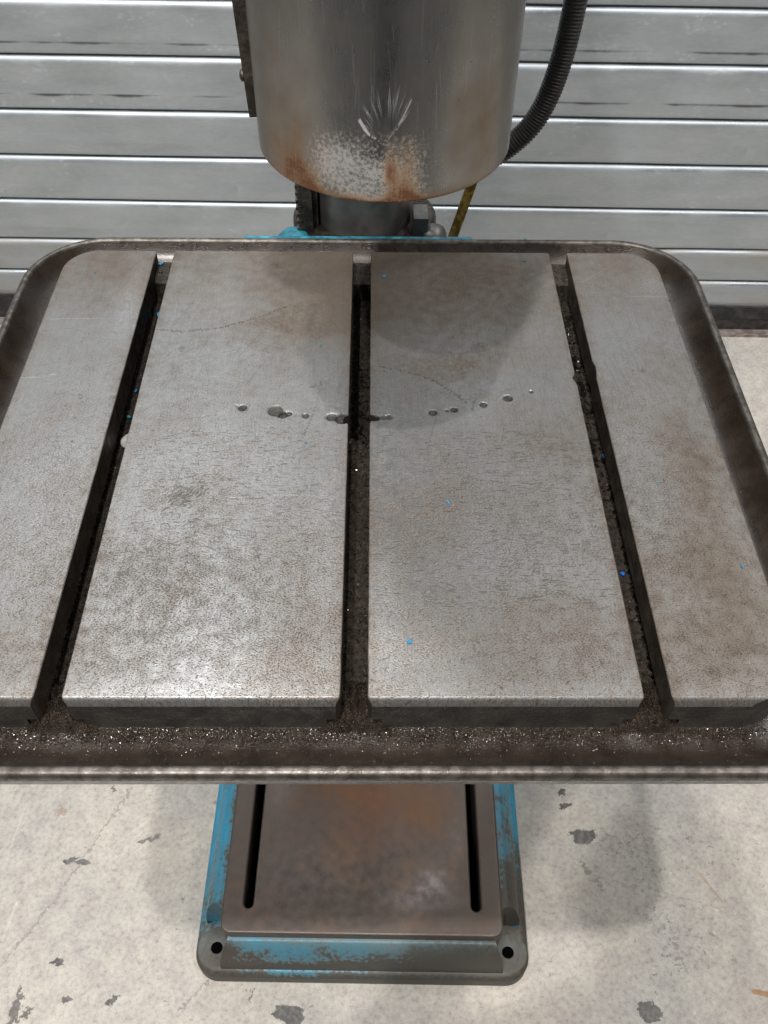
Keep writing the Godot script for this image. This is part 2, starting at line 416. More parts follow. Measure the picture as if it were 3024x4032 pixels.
func guard_material() -> ORMMaterial3D:   # u: -110..110 degrees round the front, v: y from T+0.24 up 0.3 m
	var w := 1024; var h := 900
	var r := Rect2(-110, 0.24, 220, 0.27)
	rng.seed = 21
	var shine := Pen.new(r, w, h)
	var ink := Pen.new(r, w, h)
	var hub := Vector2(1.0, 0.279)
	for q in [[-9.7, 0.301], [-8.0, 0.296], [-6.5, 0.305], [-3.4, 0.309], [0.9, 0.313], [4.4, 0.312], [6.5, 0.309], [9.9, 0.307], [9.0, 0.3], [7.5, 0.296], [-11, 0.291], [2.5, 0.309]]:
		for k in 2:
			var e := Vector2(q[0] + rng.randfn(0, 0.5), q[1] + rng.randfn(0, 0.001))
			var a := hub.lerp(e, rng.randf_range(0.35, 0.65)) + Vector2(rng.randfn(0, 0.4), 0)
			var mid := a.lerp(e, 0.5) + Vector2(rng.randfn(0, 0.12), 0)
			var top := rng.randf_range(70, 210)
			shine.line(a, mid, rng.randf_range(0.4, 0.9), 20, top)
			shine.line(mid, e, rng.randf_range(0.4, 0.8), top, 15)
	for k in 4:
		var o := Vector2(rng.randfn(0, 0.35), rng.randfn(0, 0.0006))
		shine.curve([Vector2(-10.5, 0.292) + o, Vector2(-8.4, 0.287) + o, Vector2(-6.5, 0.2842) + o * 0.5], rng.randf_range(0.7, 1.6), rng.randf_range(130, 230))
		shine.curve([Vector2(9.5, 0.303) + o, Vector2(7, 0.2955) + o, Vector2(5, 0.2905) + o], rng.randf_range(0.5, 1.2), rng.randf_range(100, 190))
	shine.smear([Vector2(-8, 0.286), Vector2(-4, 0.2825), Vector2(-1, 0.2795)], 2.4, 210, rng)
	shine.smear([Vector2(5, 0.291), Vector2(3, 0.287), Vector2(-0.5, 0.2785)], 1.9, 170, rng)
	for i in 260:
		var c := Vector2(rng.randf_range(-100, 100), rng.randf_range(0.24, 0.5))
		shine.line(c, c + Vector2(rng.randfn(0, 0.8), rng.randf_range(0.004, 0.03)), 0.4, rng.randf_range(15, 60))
	for i in 50:
		ink.dot(rng.randf() * w, rng.randf() * h, rng.randf_range(0.7, 1.8), rng.randf_range(40, 120))
	var worn := coarse([[-13, 0.262, 15, 0.017, 1.0], [-2, 0.252, 14, 0.012, 0.8], [10, 0.262, 8, 0.016, 0.7], [-26, 0.264, 9, 0.013, 0.5]], r, w, h)
	var rust := coarse([[-40, 0.247, 9, 0.011, 1.0], [-44, 0.258, 14, 0.02, 0.45], [8, 0.247, 6, 0.014, 1.0], [2, 0.262, 2.2, 0.016, 0.75], [9, 0.268, 4, 0.012, 0.5], [-12, 0.243, 40, 0.0045, 0.95], [40, 0.243, 45, 0.003, 0.6], [-39, 0.275, 3, 0.02, 0.25], [32, 0.29, 4, 0.02, 0.22], [46, 0.275, 7, 0.03, 0.3]], r, w, h)
	var brown := coarse([[-70, 0.36, 16, 0.3, 0.6], [-48, 0.28, 14, 0.04, 0.35], [66, 0.3, 10, 0.2, 0.4], [40, 0.28, 12, 0.03, 0.35]], r, w, h, 0.08)
	var n1 := nz(31, 90, w, h, 4)
	var n2 := nz(32, 11, w, h, 4)
	var n3 := nz(33, 4, w, h, 2)
	var n4 := nz(34, 6, w, h, 2, 1.0, 12.0)
	var al := PackedByteArray(); al.resize(w * h * 3)
	var orm := PackedByteArray(); orm.resize(w * h * 3)
	for i in w * h:
		var a := n1[i] / 255.0 - 0.5
		var b := n2[i] / 255.0 - 0.5
		var c := n3[i] / 255.0 - 0.5
		var st := n4[i] / 255.0 - 0.5
		var ru := clampf(rust[i] / 255.0 * (0.92 + b * 0.5 + a * 0.8 + st * 0.3), 0, 1)
		var wo := clampf(worn[i] / 255.0 * 1.0 - 0.2 + b * 1.3 + c * 0.9 + a * 0.5, 0, 1) * clampf(worn[i] / 50.0, 0, 1)
		var br := clampf(brown[i] / 255.0 + a * 0.35 + st * 0.08, 0, 1)
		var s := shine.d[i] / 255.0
		var g := 1.0 + c * 0.03 + st * 0.04 - ink.d[i] / 400.0
		var R := (152 - 30 * br) * g
		var G := (151 - 40 * br) * g
		var B := (148 - 50 * br) * g
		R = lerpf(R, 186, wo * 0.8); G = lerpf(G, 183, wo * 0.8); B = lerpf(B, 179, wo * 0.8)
		var deep := clampf(ru * 1.6 - 0.8, 0, 1)
		R = lerpf(R, 122 - 40 * deep + 30 * c, ru * 0.85); G = lerpf(G, 78 - 36 * deep + 24 * c, ru * 0.85); B = lerpf(B, 38 - 24 * deep + 16 * c, ru * 0.85)
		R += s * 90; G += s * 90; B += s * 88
		var j := i * 3
		al[j] = int(clampf(R, 0, 255)); al[j + 1] = int(clampf(G, 0, 255)); al[j + 2] = int(clampf(B, 0, 255))
		orm[j] = 255
		orm[j + 1] = int(clampf(72 + 14 * a + 36 * br + 110 * wo + 110 * ru + 60 * s + 8 * st, 50, 255))
		orm[j + 2] = int(clampf(240 - 40 * br - 150 * wo - 210 * ru - 120 * s, 0, 255))
	var m := ORMMaterial3D.new()
	m.albedo_texture = tex(al, w, h, Image.FORMAT_RGB8)
	m.orm_texture = tex(orm, w, h, Image.FORMAT_RGB8)
	return m

const BR := Rect2(-0.27, -0.6, 0.54, 0.86)

func paint_material() -> ORMMaterial3D:   # worn blue machine paint on cast iron, seen from above
	var w := 860; var h := 1370
	var bare := coarse([[0.25, 0.14, 0.06, 0.11, 0.85], [0.13, 0.2, 0.08, 0.04, 0.55], [-0.05, 0.2, 0.25, 0.022, 0.34], [-0.2, 0.06, 0.008, 0.2, 0.35], [0.0, 0.229, 0.3, 0.013, 0.75], [-0.225, 0.195, 0.04, 0.045, 1.0], [0.225, 0.195, 0.045, 0.05, 1.0], [-0.23, 0.11, 0.02, 0.025, 0.25], [0.0, 0.25, 0.4, 0.02, 0.4]], BR, w, h, 0.06)
	var wash := coarse([[0.0, 0.172, 0.3, 0.014, 0.85], [0.08, 0.19, 0.09, 0.02, 0.7], [0.22, 0.06, 0.03, 0.08, 0.4], [-0.24, 0.12, 0.02, 0.06, 0.4], [0.0, 0.25, 0.4, 0.03, 0.7]], BR, w, h)
	var n1 := nz(41, 120, w, h, 5)
	var n2 := nz(42, 16, w, h, 4)
	var n3 := nz(43, 5, w, h, 2)
	var al := PackedByteArray(); al.resize(w * h * 3)
	var orm := PackedByteArray(); orm.resize(w * h * 3)
	var hg := PackedByteArray(); hg.resize(w * h)
	for i in w * h:
		var a := n1[i] / 255.0 - 0.5
		var b := n2[i] / 255.0 - 0.5
		var c := n3[i] / 255.0 - 0.5
		var q := bare[i] / 255.0 + a * 0.7 + b * 0.75 + c * 0.35
		var k := clampf((q - 0.34) * 6.0, 0, 1)
		var d := clampf(bare[i] / 150.0 + a * 0.9 + b * 0.6 + 0.05, 0, 1)      # grime over what paint is left
		var g := 1.0 + c * 0.12 + b * 0.1
		var R := lerpf(46, 82, d) * g; var G := lerpf(138, 98, d) * g; var B := lerpf(172, 102, d) * g
		var ws := clampf(wash[i] / 255.0 + a * 0.4 + b * 0.5, 0, 1)
		R = lerpf(R, 96 * g, ws); G = lerpf(G, 112 * g, ws); B = lerpf(B, 114 * g, ws)
		k *= 1.0 - 0.55 * ws
		R = lerpf(R, 78 + 16 * b, k); G = lerpf(G, 73 + 16 * b, k); B = lerpf(B, 66 + 16 * b, k)
		var j := i * 3
		al[j] = int(clampf(R, 0, 255)); al[j + 1] = int(clampf(G, 0, 255)); al[j + 2] = int(clampf(B, 0, 255))
		orm[j] = 255; orm[j + 1] = int(clampf(120 + 30 * k + 70 * b, 60, 255)); orm[j + 2] = int(110 * k)
		hg[i] = int(clampf(170 - 70 * k + 40 * c, 0, 255))
	var m := ORMMaterial3D.new()
	m.albedo_texture = tex(al, w, h, Image.FORMAT_RGB8)
	m.orm_texture = tex(orm, w, h, Image.FORMAT_RGB8)
	m.heightmap_enabled = true; m.heightmap_scale = 0.04
	m.heightmap_texture = tex(hg, w, h, Image.FORMAT_L8)
	return m

func plate_material() -> ORMMaterial3D:
	var w := 720; var h := 1146
	var rust := coarse([[-0.02, -0.06, 0.1, 0.08, 0.7], [0.03, -0.02, 0.06, 0.07, 0.6], [-0.03, 0.05, 0.07, 0.05, 0.35], [0.1, 0.0, 0.05, 0.09, 0.3], [0.0, -0.3, 0.3, 0.15, 0.5]], BR, w, h, 0.12)
	var bright := coarse([[0.1, 0.115, 0.025, 0.02, 0.7], [0.08, 0.14, 0.05, 0.016, 0.4], [-0.13, -0.02, 0.02, 0.03, 0.3], [0.14, 0.06, 0.012, 0.04, 0.2], [-0.08, 0.1, 0.08, 0.06, 0.2]], BR, w, h)  # bluish-grey highlights painted into the steel colour
	var n1 := nz(51, 130, w, h, 4)
	var n2 := nz(52, 26, w, h, 4)
	var n3 := nz(53, 4, w, h, 2)
	var al := PackedByteArray(); al.resize(w * h * 3)
	var orm := PackedByteArray(); orm.resize(w * h * 3)
	for i in w * h:
		var a := n1[i] / 255.0 - 0.5
		var b := n2[i] / 255.0 - 0.5
		var c := n3[i] / 255.0 - 0.5
		var r := clampf((rust[i] / 255.0 + a * 0.7 + b * 0.4 - 0.15) * 1.1, 0, 1)
		var s := clampf(bright[i] / 255.0 * (1.0 + a + b), 0, 1)
		var o := clampf(a * 3.0 + b - 0.1, 0, 1) * r
		var g := 1.0 + c * 0.08 + b * 0.12
		var j := i * 3
		al[j] = int(clampf((lerpf(88, 94, r) + 4 * o + 42 * s) * g, 0, 255))
		al[j + 1] = int(clampf((lerpf(79, 67, r) + 3 * o + 46 * s) * g, 0, 255))
		al[j + 2] = int(clampf((lerpf(73, 51, r) - 5 * o + 52 * s) * g, 0, 255))
		orm[j] = 255; orm[j + 1] = int(clampf(120 + 50 * r - 30 * s + 40 * b, 60, 255)); orm[j + 2] = int(clampf(150 - 90 * r + 50 * s, 0, 255))
	var m := ORMMaterial3D.new()
	m.albedo_texture = tex(al, w, h, Image.FORMAT_RGB8)
	m.orm_texture = tex(orm, w, h, Image.FORMAT_RGB8)
	return m

const FR := Rect2(-0.85, -1.34, 2.0, 2.0)

func concrete(marks: bool) -> StandardMaterial3D:
	var w := 2048 if marks else 1024; var h := w
	rng.seed = 61
	var ink := Pen.new(FR, w, h)      # dark ingrained stains
	var pale := Pen.new(FR, w, h)
	var rusty := Pen.new(FR, w, h)
	if marks:
		ink.poly(PackedVector2Array([Vector2(0.335, -0.008), Vector2(0.346, -0.013), Vector2(0.352, -0.016), Vector2(0.362, -0.012), Vector2(0.381, -0.011), Vector2(0.376, 0.004), Vector2(0.36, 0.008), Vector2(0.342, 0.006)]), 165)
		ink.blob(Vector2(0.335, -0.054), 0.011, 0.006, -0.2, 175, rng, 0.2)
		ink.blob(Vector2(0.333, -0.078), 0.007, 0.004, -0.7, 180, rng)
		ink.blob(Vector2(-0.46, 0.187), 0.01, 0.006, -0.1, 190, rng)
		ink.blob(Vector2(-0.477, 0.033), 0.012, 0.004, -0.4, 175, rng, 0.2)
		ink.blob(Vector2(-0.456, 0.037), 0.013, 0.0045, 0.1, 150, rng, 0.2)
		ink.poly(PackedVector2Array([Vector2(-0.128, 0.245), Vector2(-0.092, 0.247), Vector2(-0.087, 0.265), Vector2(-0.1, 0.276), Vector2(-0.125, 0.268), Vector2(-0.134, 0.258)]), 170)
		ink.poly(PackedVector2Array([Vector2(0.4, 0.245), Vector2(0.42, 0.242), Vector2(0.435, 0.255), Vector2(0.43, 0.268), Vector2(0.41, 0.272), Vector2(0.402, 0.262)]), 160)
		ink.line(Vector2(-0.368, 0.006), Vector2(-0.342, -0.008), 2.4, 130)
		ink.line(Vector2(-0.366, 0.008), Vector2(-0.34, -0.006), 1.0, 180)
		ink.blob(Vector2(-0.43, -0.085), 0.004, 0.008, 0.1, 150, rng)
		ink.blob(Vector2(-0.25, -0.06), 0.012, 0.005, -0.2, 70, rng)
		ink.blob(Vector2(-0.44, 0.238), 0.007, 0.006, 0.3, 160, rng)
		ink.blob(Vector2(-0.37, 0.24), 0.005, 0.009, 0.5, 170, rng)
		ink.blob(Vector2(-0.49, 0.256), 0.005, 0.009, 0.5, 150, rng)
		ink.blob(Vector2(-0.3, 0.283), 0.006, 0.009, -0.5, 150, rng)
		ink.blob(Vector2(-0.51, 0.252), 0.008, 0.03, 0.1, 150, rng)
		rusty.blob(Vector2(-0.508, -0.046), 0.008, 0.007, 0, 95, rng)
		rusty.line(Vector2(0.535, 0.055), Vector2(0.562, 0.1), 2.0, 80)
		rusty.line(Vector2(0.578, 0.229), Vector2(0.602, 0.234), 4.0, 190)
		for k in [[0.40, 0.012, 22, 0.012], [0.445, 0.01, 40, 0.016], [0.45, 0.06, 20, 0.016], [0.455, 0.13, 30, 0.014], [0.47, 0.17, 40, 0.018], [0.52, 0.15, 40, 0.02], [0.55, 0.02, 40, 0.03]]:
			for i in k[2]:
				var c := Vector2(rng.randfn(k[0], k[3]), rng.randfn(k[1], k[3]))
				ink.blob(c, rng.randf_range(0.001, 0.0035), rng.randf_range(0.001, 0.0026), rng.randf() * 3, rng.randi_range(20, 90), rng)
		ink.smear([Vector2(0.458, 0.03), Vector2(0.463, 0.07), Vector2(0.47, 0.12), Vector2(0.478, 0.18), Vector2(0.486, 0.21)], 1.8, 130, rng)
		ink.smear([Vector2(0.346, 0.03), Vector2(0.356, 0.055), Vector2(0.368, 0.07)], 4.0, 110, rng)
		ink.smear([Vector2(0.37, 0.05), Vector2(0.376, 0.075), Vector2(0.375, 0.085)], 3.0, 100, rng)
		ink.curve([Vector2(0.395, 0.07), Vector2(0.44, 0.078), Vector2(0.5, 0.095), Vector2(0.6, 0.13)], 0.4, 45)
		ink.curve([Vector2(-0.394, -0.1), Vector2(-0.44, 0.0), Vector2(-0.49, 0.1), Vector2(-0.545, 0.19), Vector2(-0.6, 0.28)], 1.2, 80)
		ink.curve([Vector2(-0.39, -0.1), Vector2(-0.37, -0.16), Vector2(-0.35, -0.25)], 1.2, 70)
		ink.line(Vector2(-0.22, 0.2), Vector2(-0.27, 0.25), 0.8, 110)
		ink.line(Vector2(-0.165, 0.225), Vector2(-0.168, 0.24), 1.0, 170)
		pale.line(Vector2(-0.545, 0.1), Vector2(-0.555, 0.17), 1.6, 150, 40)
		pale.line(Vector2(-0.57, -0.06), Vector2(-0.58, 0.04), 1.4, 90)
		pale.line(Vector2(-0.42, 0.02), Vector2(-0.33, -0.06), 1.0, 80)
		for i in 40: pale.dot(w * (0.85 + 0.48 + rng.randfn(0, 0.05)) / 2.0, h * (1.34 + 0.15 + rng.randfn(0, 0.06)) / 2.0, rng.randf_range(0.7, 2.5), rng.randf_range(80, 200))
		for i in 900:
			var c := Vector2(rng.randf_range(-0.85, 1.15), rng.randf_range(-1.34, 0.66))
			ink.blob(c, rng.randf_range(0.0008, 0.003), rng.randf_range(0.0008, 0.0022), rng.randf() * 3, rng.randi_range(25, 110), rng)
		for i in 60:
			var c := Vector2(rng.randf_range(-0.85, 1.15), rng.randf_range(-1.34, 0.66))
			ink.line(c, c + Vector2(rng.randf_range(0.03, 0.2), 0).rotated(rng.randf() * TAU), 0.4, rng.randf_range(20, 60))
	var n1 := nz(62, w * 0.16, w, h, 4)
	var n2 := nz(63, w * 0.02, w, h, 4)
	var n3 := nz(64, w * 0.005, w, h, 3)
	var n4 := nz(65, 3, w, h, 1)
	var al := PackedByteArray(); al.resize(w * h * 3)
	var rg := PackedByteArray(); rg.resize(w * h)
	for i in w * h:
		var a := n1[i] / 255.0 - 0.5
		var b := n2[i] / 255.0 - 0.5
		var c := n3[i] / 255.0 - 0.5
		var wi := clampi(i + int(c * 16.0) + int(b * 14.0) * w, 0, w * h - 1)
		var k := ink.d[wi] / 255.0 * clampf(0.92 + c * 0.9 + b * 0.5, 0.3, 1.1)
		var r := rusty.d[i] / 255.0
		var p := pale.d[i] / 255.0
		var speck := clampf((-c - 0.2) * 3.0, 0, 1) * 0.14
		var g := (1.0 + a * 0.10 + b * 0.14 + c * 0.15 + (n4[i] - 128) * 0.0004 - speck) * (1.0 - 0.72 * k) + p * 0.18
		var j := i * 3
		al[j] = int(clampf((170 + 4 * a - 22 * r) * g, 0, 255))
		al[j + 1] = int(clampf((165 + 3 * b - 58 * r + 2 * k) * g, 0, 255))
		al[j + 2] = int(clampf((157 - 4 * a - 80 * r + 6 * k) * g, 0, 255))
		rg[i] = int(clampf(150 + 80 * b - 40 * k + 60 * a, 70, 255))
	var m := mat(Color.WHITE, 1.0, 0.0, 0.4)
	m.albedo_texture = tex(al, w, h, Image.FORMAT_RGB8)
	m.roughness_texture = tex(rg, w, h, Image.FORMAT_L8)
	m.roughness_texture_channel = BaseMaterial3D.TEXTURE_CHANNEL_RED
	return m

func slat_material(which: int) -> ORMMaterial3D:   # u: 2 m along the slat, v: round its section
	var w := 1024; var h := 96
	var r := Rect2(0, 0, 2.0, 1.0)
	rng.seed = 71 + which
	var white := Pen.new(r, w, h)
	if which % 3 < 2:
		for i in (110 if which % 3 == 0 else 40):
			var c := Vector2(rng.randf() * 2.0, rng.randf_range(0.62, 0.95) if rng.randf() < 0.6 else rng.randf_range(0.15, 0.5))
			if rng.randf() < 0.5: c.x = fmod(absf(rng.randfn(1.3, 0.3)), 2.0)
			var vv := rng.randf_range(12, 75)
			for k in rng.randi_range(2, 14):
				var p := Vector2(c.x / 2.0 * w, c.y * h) + Vector2(rng.randfn(0, 6), rng.randfn(0, 4))
				white.dot(p.x, p.y, rng.randf_range(0.5, 2.6), vv * rng.randf_range(0.4, 1.0))
	var n1 := nz(72 + which, 120, w, h, 4, 1.0, 1.0)
	var n2 := nz(75 + which, 30, w, h, 4, 4.0, 1.0)
	var n3 := nz(78 + which, 4, w, h, 2, 3.0, 1.0)
	var run := nz(81 + which, 90, w, 8, 4)
	var al := PackedByteArray(); al.resize(w * h * 3)
	var orm := PackedByteArray(); orm.resize(w * h * 3)
	for y in h:
		var v := float(y) / h
		for x in w:
			var i := y * w + x
			var a := n1[i] / 255.0 - 0.5
			var b := n2[i] / 255.0 - 0.5
			var c := n3[i] / 255.0 - 0.5
			var q := run[2 * w + x] / 255.0 - 0.5
			var e := (v - (0.66 if which == 0 else 0.71) - q * 0.02) / (0.006 + 0.02 * clampf(q + 0.3, 0, 1))
			var crease := exp(-e * e) * clampf(0.45 + q * 1.6, 0, 1) * (1.0 if which % 3 == 0 else 0.0)
			var foot := sm(0.8, 0.97, v) * clampf(0.45 + a * 1.2 + b * 0.7, 0, 1) * (1.0 if which % 3 > 0 else 0.7)  # slat darkens downward: dirt plus shade painted into the colour
			var dirt_shade := clampf(crease * 0.85 + foot * 0.6, 0, 1)
			var dull := clampf((a + 0.25) * (1.3 if which == 2 else 0.5) + b * 0.4, 0, 1) * (0.75 if which == 2 else 0.3)
			var g := (1.0 + c * 0.05 + b * 0.1 + a * 0.14) * (1.0 - 0.68 * dirt_shade)
			var s := white.d[i] / 255.0
			var j := i * 3
			al[j] = int(clampf((178 - 30 * dull) * g + 50 * s, 0, 255))
			al[j + 1] = int(clampf((185 - 44 * dull) * g + 50 * s, 0, 255))
			al[j + 2] = int(clampf((190 - 57 * dull) * g + 56 * s, 0, 255))
			orm[j] = 255
			orm[j + 1] = int(clampf(118 + 60 * a + 50 * dull + 70 * dirt_shade + 40 * s, 60, 255))
			orm[j + 2] = int(clampf(185 - 60 * dull - 120 * dirt_shade - 120 * s, 0, 255))
	var m := ORMMaterial3D.new()
	m.albedo_texture = tex(al, w, h, Image.FORMAT_RGB8)
	m.orm_texture = tex(orm, w, h, Image.FORMAT_RGB8)
	return m

func materials() -> void:
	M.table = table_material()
	M.guard = guard_material()
	M.paint = paint_material()
	M.plate = plate_material()
	M.floor = concrete(true)
	M.floor_far = concrete(false)
	for k in 4: M["slat%d" % k] = slat_material(k)
	M.tray = tri_mat(Color8(44, 36, 30), Color8(60, 51, 44), 5.0, 101, 0.22, 0.45, 0.35, 0.03, 0.3)
	M.slot_wall = tri_mat(Color8(42, 36, 30), Color8(62, 54, 46), 6.0, 106, 0.45, 0.7, 0.25, 0.02, 0.1)
	M.wall = tri_mat(Color8(54, 51, 47), Color8(70, 66, 61), 6.0, 111, 0.45, 0.65, 0.4, 0.02, 0.08)
	M.rim = tri_mat(Color8(70, 65, 59), Color8(104, 99, 94), 14.0, 121, 0.28, 0.5, 0.65, 0.006, 0.08)
	M.slot = tri_mat(Color8(38, 32, 26), Color8(66, 57, 47), 22.0, 131, 0.15, 0.5, 0.3, 0.03, 0.25)
	for k in ["tray"]:   # an oily film
		M[k].clearcoat_enabled = true; M[k].clearcoat = 0.7; M[k].clearcoat_roughness = 0.22
	M.black = tri_mat(Color8(14, 12, 11), Color8(30, 27, 24), 9.0, 141, 0.25, 0.5, 0.0, 0.1, 0.1)
	M.pit = mat(Color8(7, 6, 6), 0.95, 0.0, 0.0)  # flat black standing in for the shade inside holes
	M.column = tri_mat(Color8(104, 102, 99), Color8(130, 127, 123), 4.0, 151, 0.36, 0.5, 0.6, 0.004, 0.05)
	M.dark_iron = tri_mat(Color8(48, 43, 38), Color8(84, 76, 68), 7.0, 161, 0.35, 0.6, 0.55, 0.03, 0.06)
	M.teal = tri_mat(Color8(26, 100, 120), Color8(54, 140, 156), 7.0, 171, 0.35, 0.6, 0.0, 0.03, 0.06)
	M.brass = tri_mat(Color8(96, 78, 38), Color8(158, 132, 62), 14.0, 181, 0.3, 0.5, 0.7, 0.02, 0.06)
	M.rubber = tri_mat(Color8(34, 33, 33), Color8(54, 53, 53), 9.0, 191, 0.35, 0.55, 0.0)
	M.seal = tri_mat(Color8(30, 29, 30), Color8(52, 50, 50), 3.0, 196, 0.5, 0.8, 0.0)
	M.sill = tri_mat(Color8(120, 108, 102), Color8(160, 150, 144), 4.0, 201, 0.4, 0.6, 0.5)
	M.chip = mat(Color8(160, 152, 147), 0.26, 1.0)
	M.oil = tri_mat(Color8(18, 15, 13), Color8(44, 37, 30), 20.0, 211, 0.06, 0.2, 0.3, 0.1, 0.15)
	M.sludge = tri_mat(Color8(38, 30, 24), Color8(76, 64, 53), 14.0, 221, 0.15, 0.45, 0.35, 0.15, 0.15)
	M.fleck = tri_mat(Color8(24, 100, 142), Color8(50, 140, 178), 60.0, 231, 0.35, 0.5, 0.0)
	M.fleck_deep = tri_mat(Color8(10, 74, 160), Color8(24, 110, 196), 60.0, 241, 0.3, 0.5, 0.0)
	M.fleck_teal = tri_mat(Color8(30, 112, 124), Color8(66, 150, 160), 60.0, 251, 0.4, 0.6, 0.0)
	M.disc = tri_mat(Color8(150, 150, 146), Color8(186, 186, 182), 20.0, 261, 0.35, 0.5, 0.5)
	M.cloth = tri_mat(Color8(30, 32, 38), Color8(44, 46, 54), 5.0, 271, 0.85, 0.95, 0.0)
	M.housing = mat(Color8(60, 62, 64), 0.5, 0.5)
	var g := mat(Color.WHITE, 0.6)
	g.emission_enabled = true
	g.emission = Color(1.0, 0.97, 0.93)
	g.emission_energy_multiplier = 6.0
	M.glow = g

# ------------------------------------------------------------------ the table
const ZF := 0.2712
const ZB := -0.241
const XO := 0.298
const CR := 0.034
const DIMPLES := [[-0.0995, -0.0072, 0.0042, 0.0016], [-0.1045, -0.0095, 0.0016, 0.0005], [-0.0712, -0.0035, 0.0072, 0.0013], [-0.0648, 0.0012, 0.0046, 0.0042], [-0.0598, 0.0002, 0.0032, 0.0018], [-0.0453, 0.0025, 0.0032, 0.002], [-0.0232, 0.004, 0.0052, 0.0017], [-0.0145, 0.0058, 0.0068, 0.0042],
	[0.0142, 0.0052, 0.0038, 0.0045], [0.0115, 0.003, 0.003, 0.002], [0.0205, 0.004, 0.0034, 0.0008], [0.0256, 0.0036, 0.0036, 0.0011], [0.0626, -0.0021, 0.0042, 0.0024], [0.0605, -0.003, 0.0066, 0.0003], [0.0746, -0.0046, 0.0021, 0.0011], [0.0809, -0.0058, 0.0036, 0.0019], [0.1063, -0.0121, 0.0037, 0.002], [0.1281, -0.0205, 0.0046, 0.0022], [0.1491, -0.0289, 0.0022, 0.0014], [-0.0355, -0.1205, 0.0034, 0.0003], [0.0, 0.02, 0.001, 0.0]]

func top_y(x: float, z: float, wob: FastNoiseLite) -> float:
	var y := 0.0
	for d in DIMPLES:
		var q: float = Vector2(x - d[0], z - d[1]).length() / d[2]
		if q < 1.25:
			if q < 1.0: y = minf(y, -d[3] * clampf((1.0 - q) * 3.2, 0, 1) * (0.75 + 0.25 * (1 - q)) + wob.get_noise_2d(x * 900, z * 900) * d[3] * 0.12)
	return y

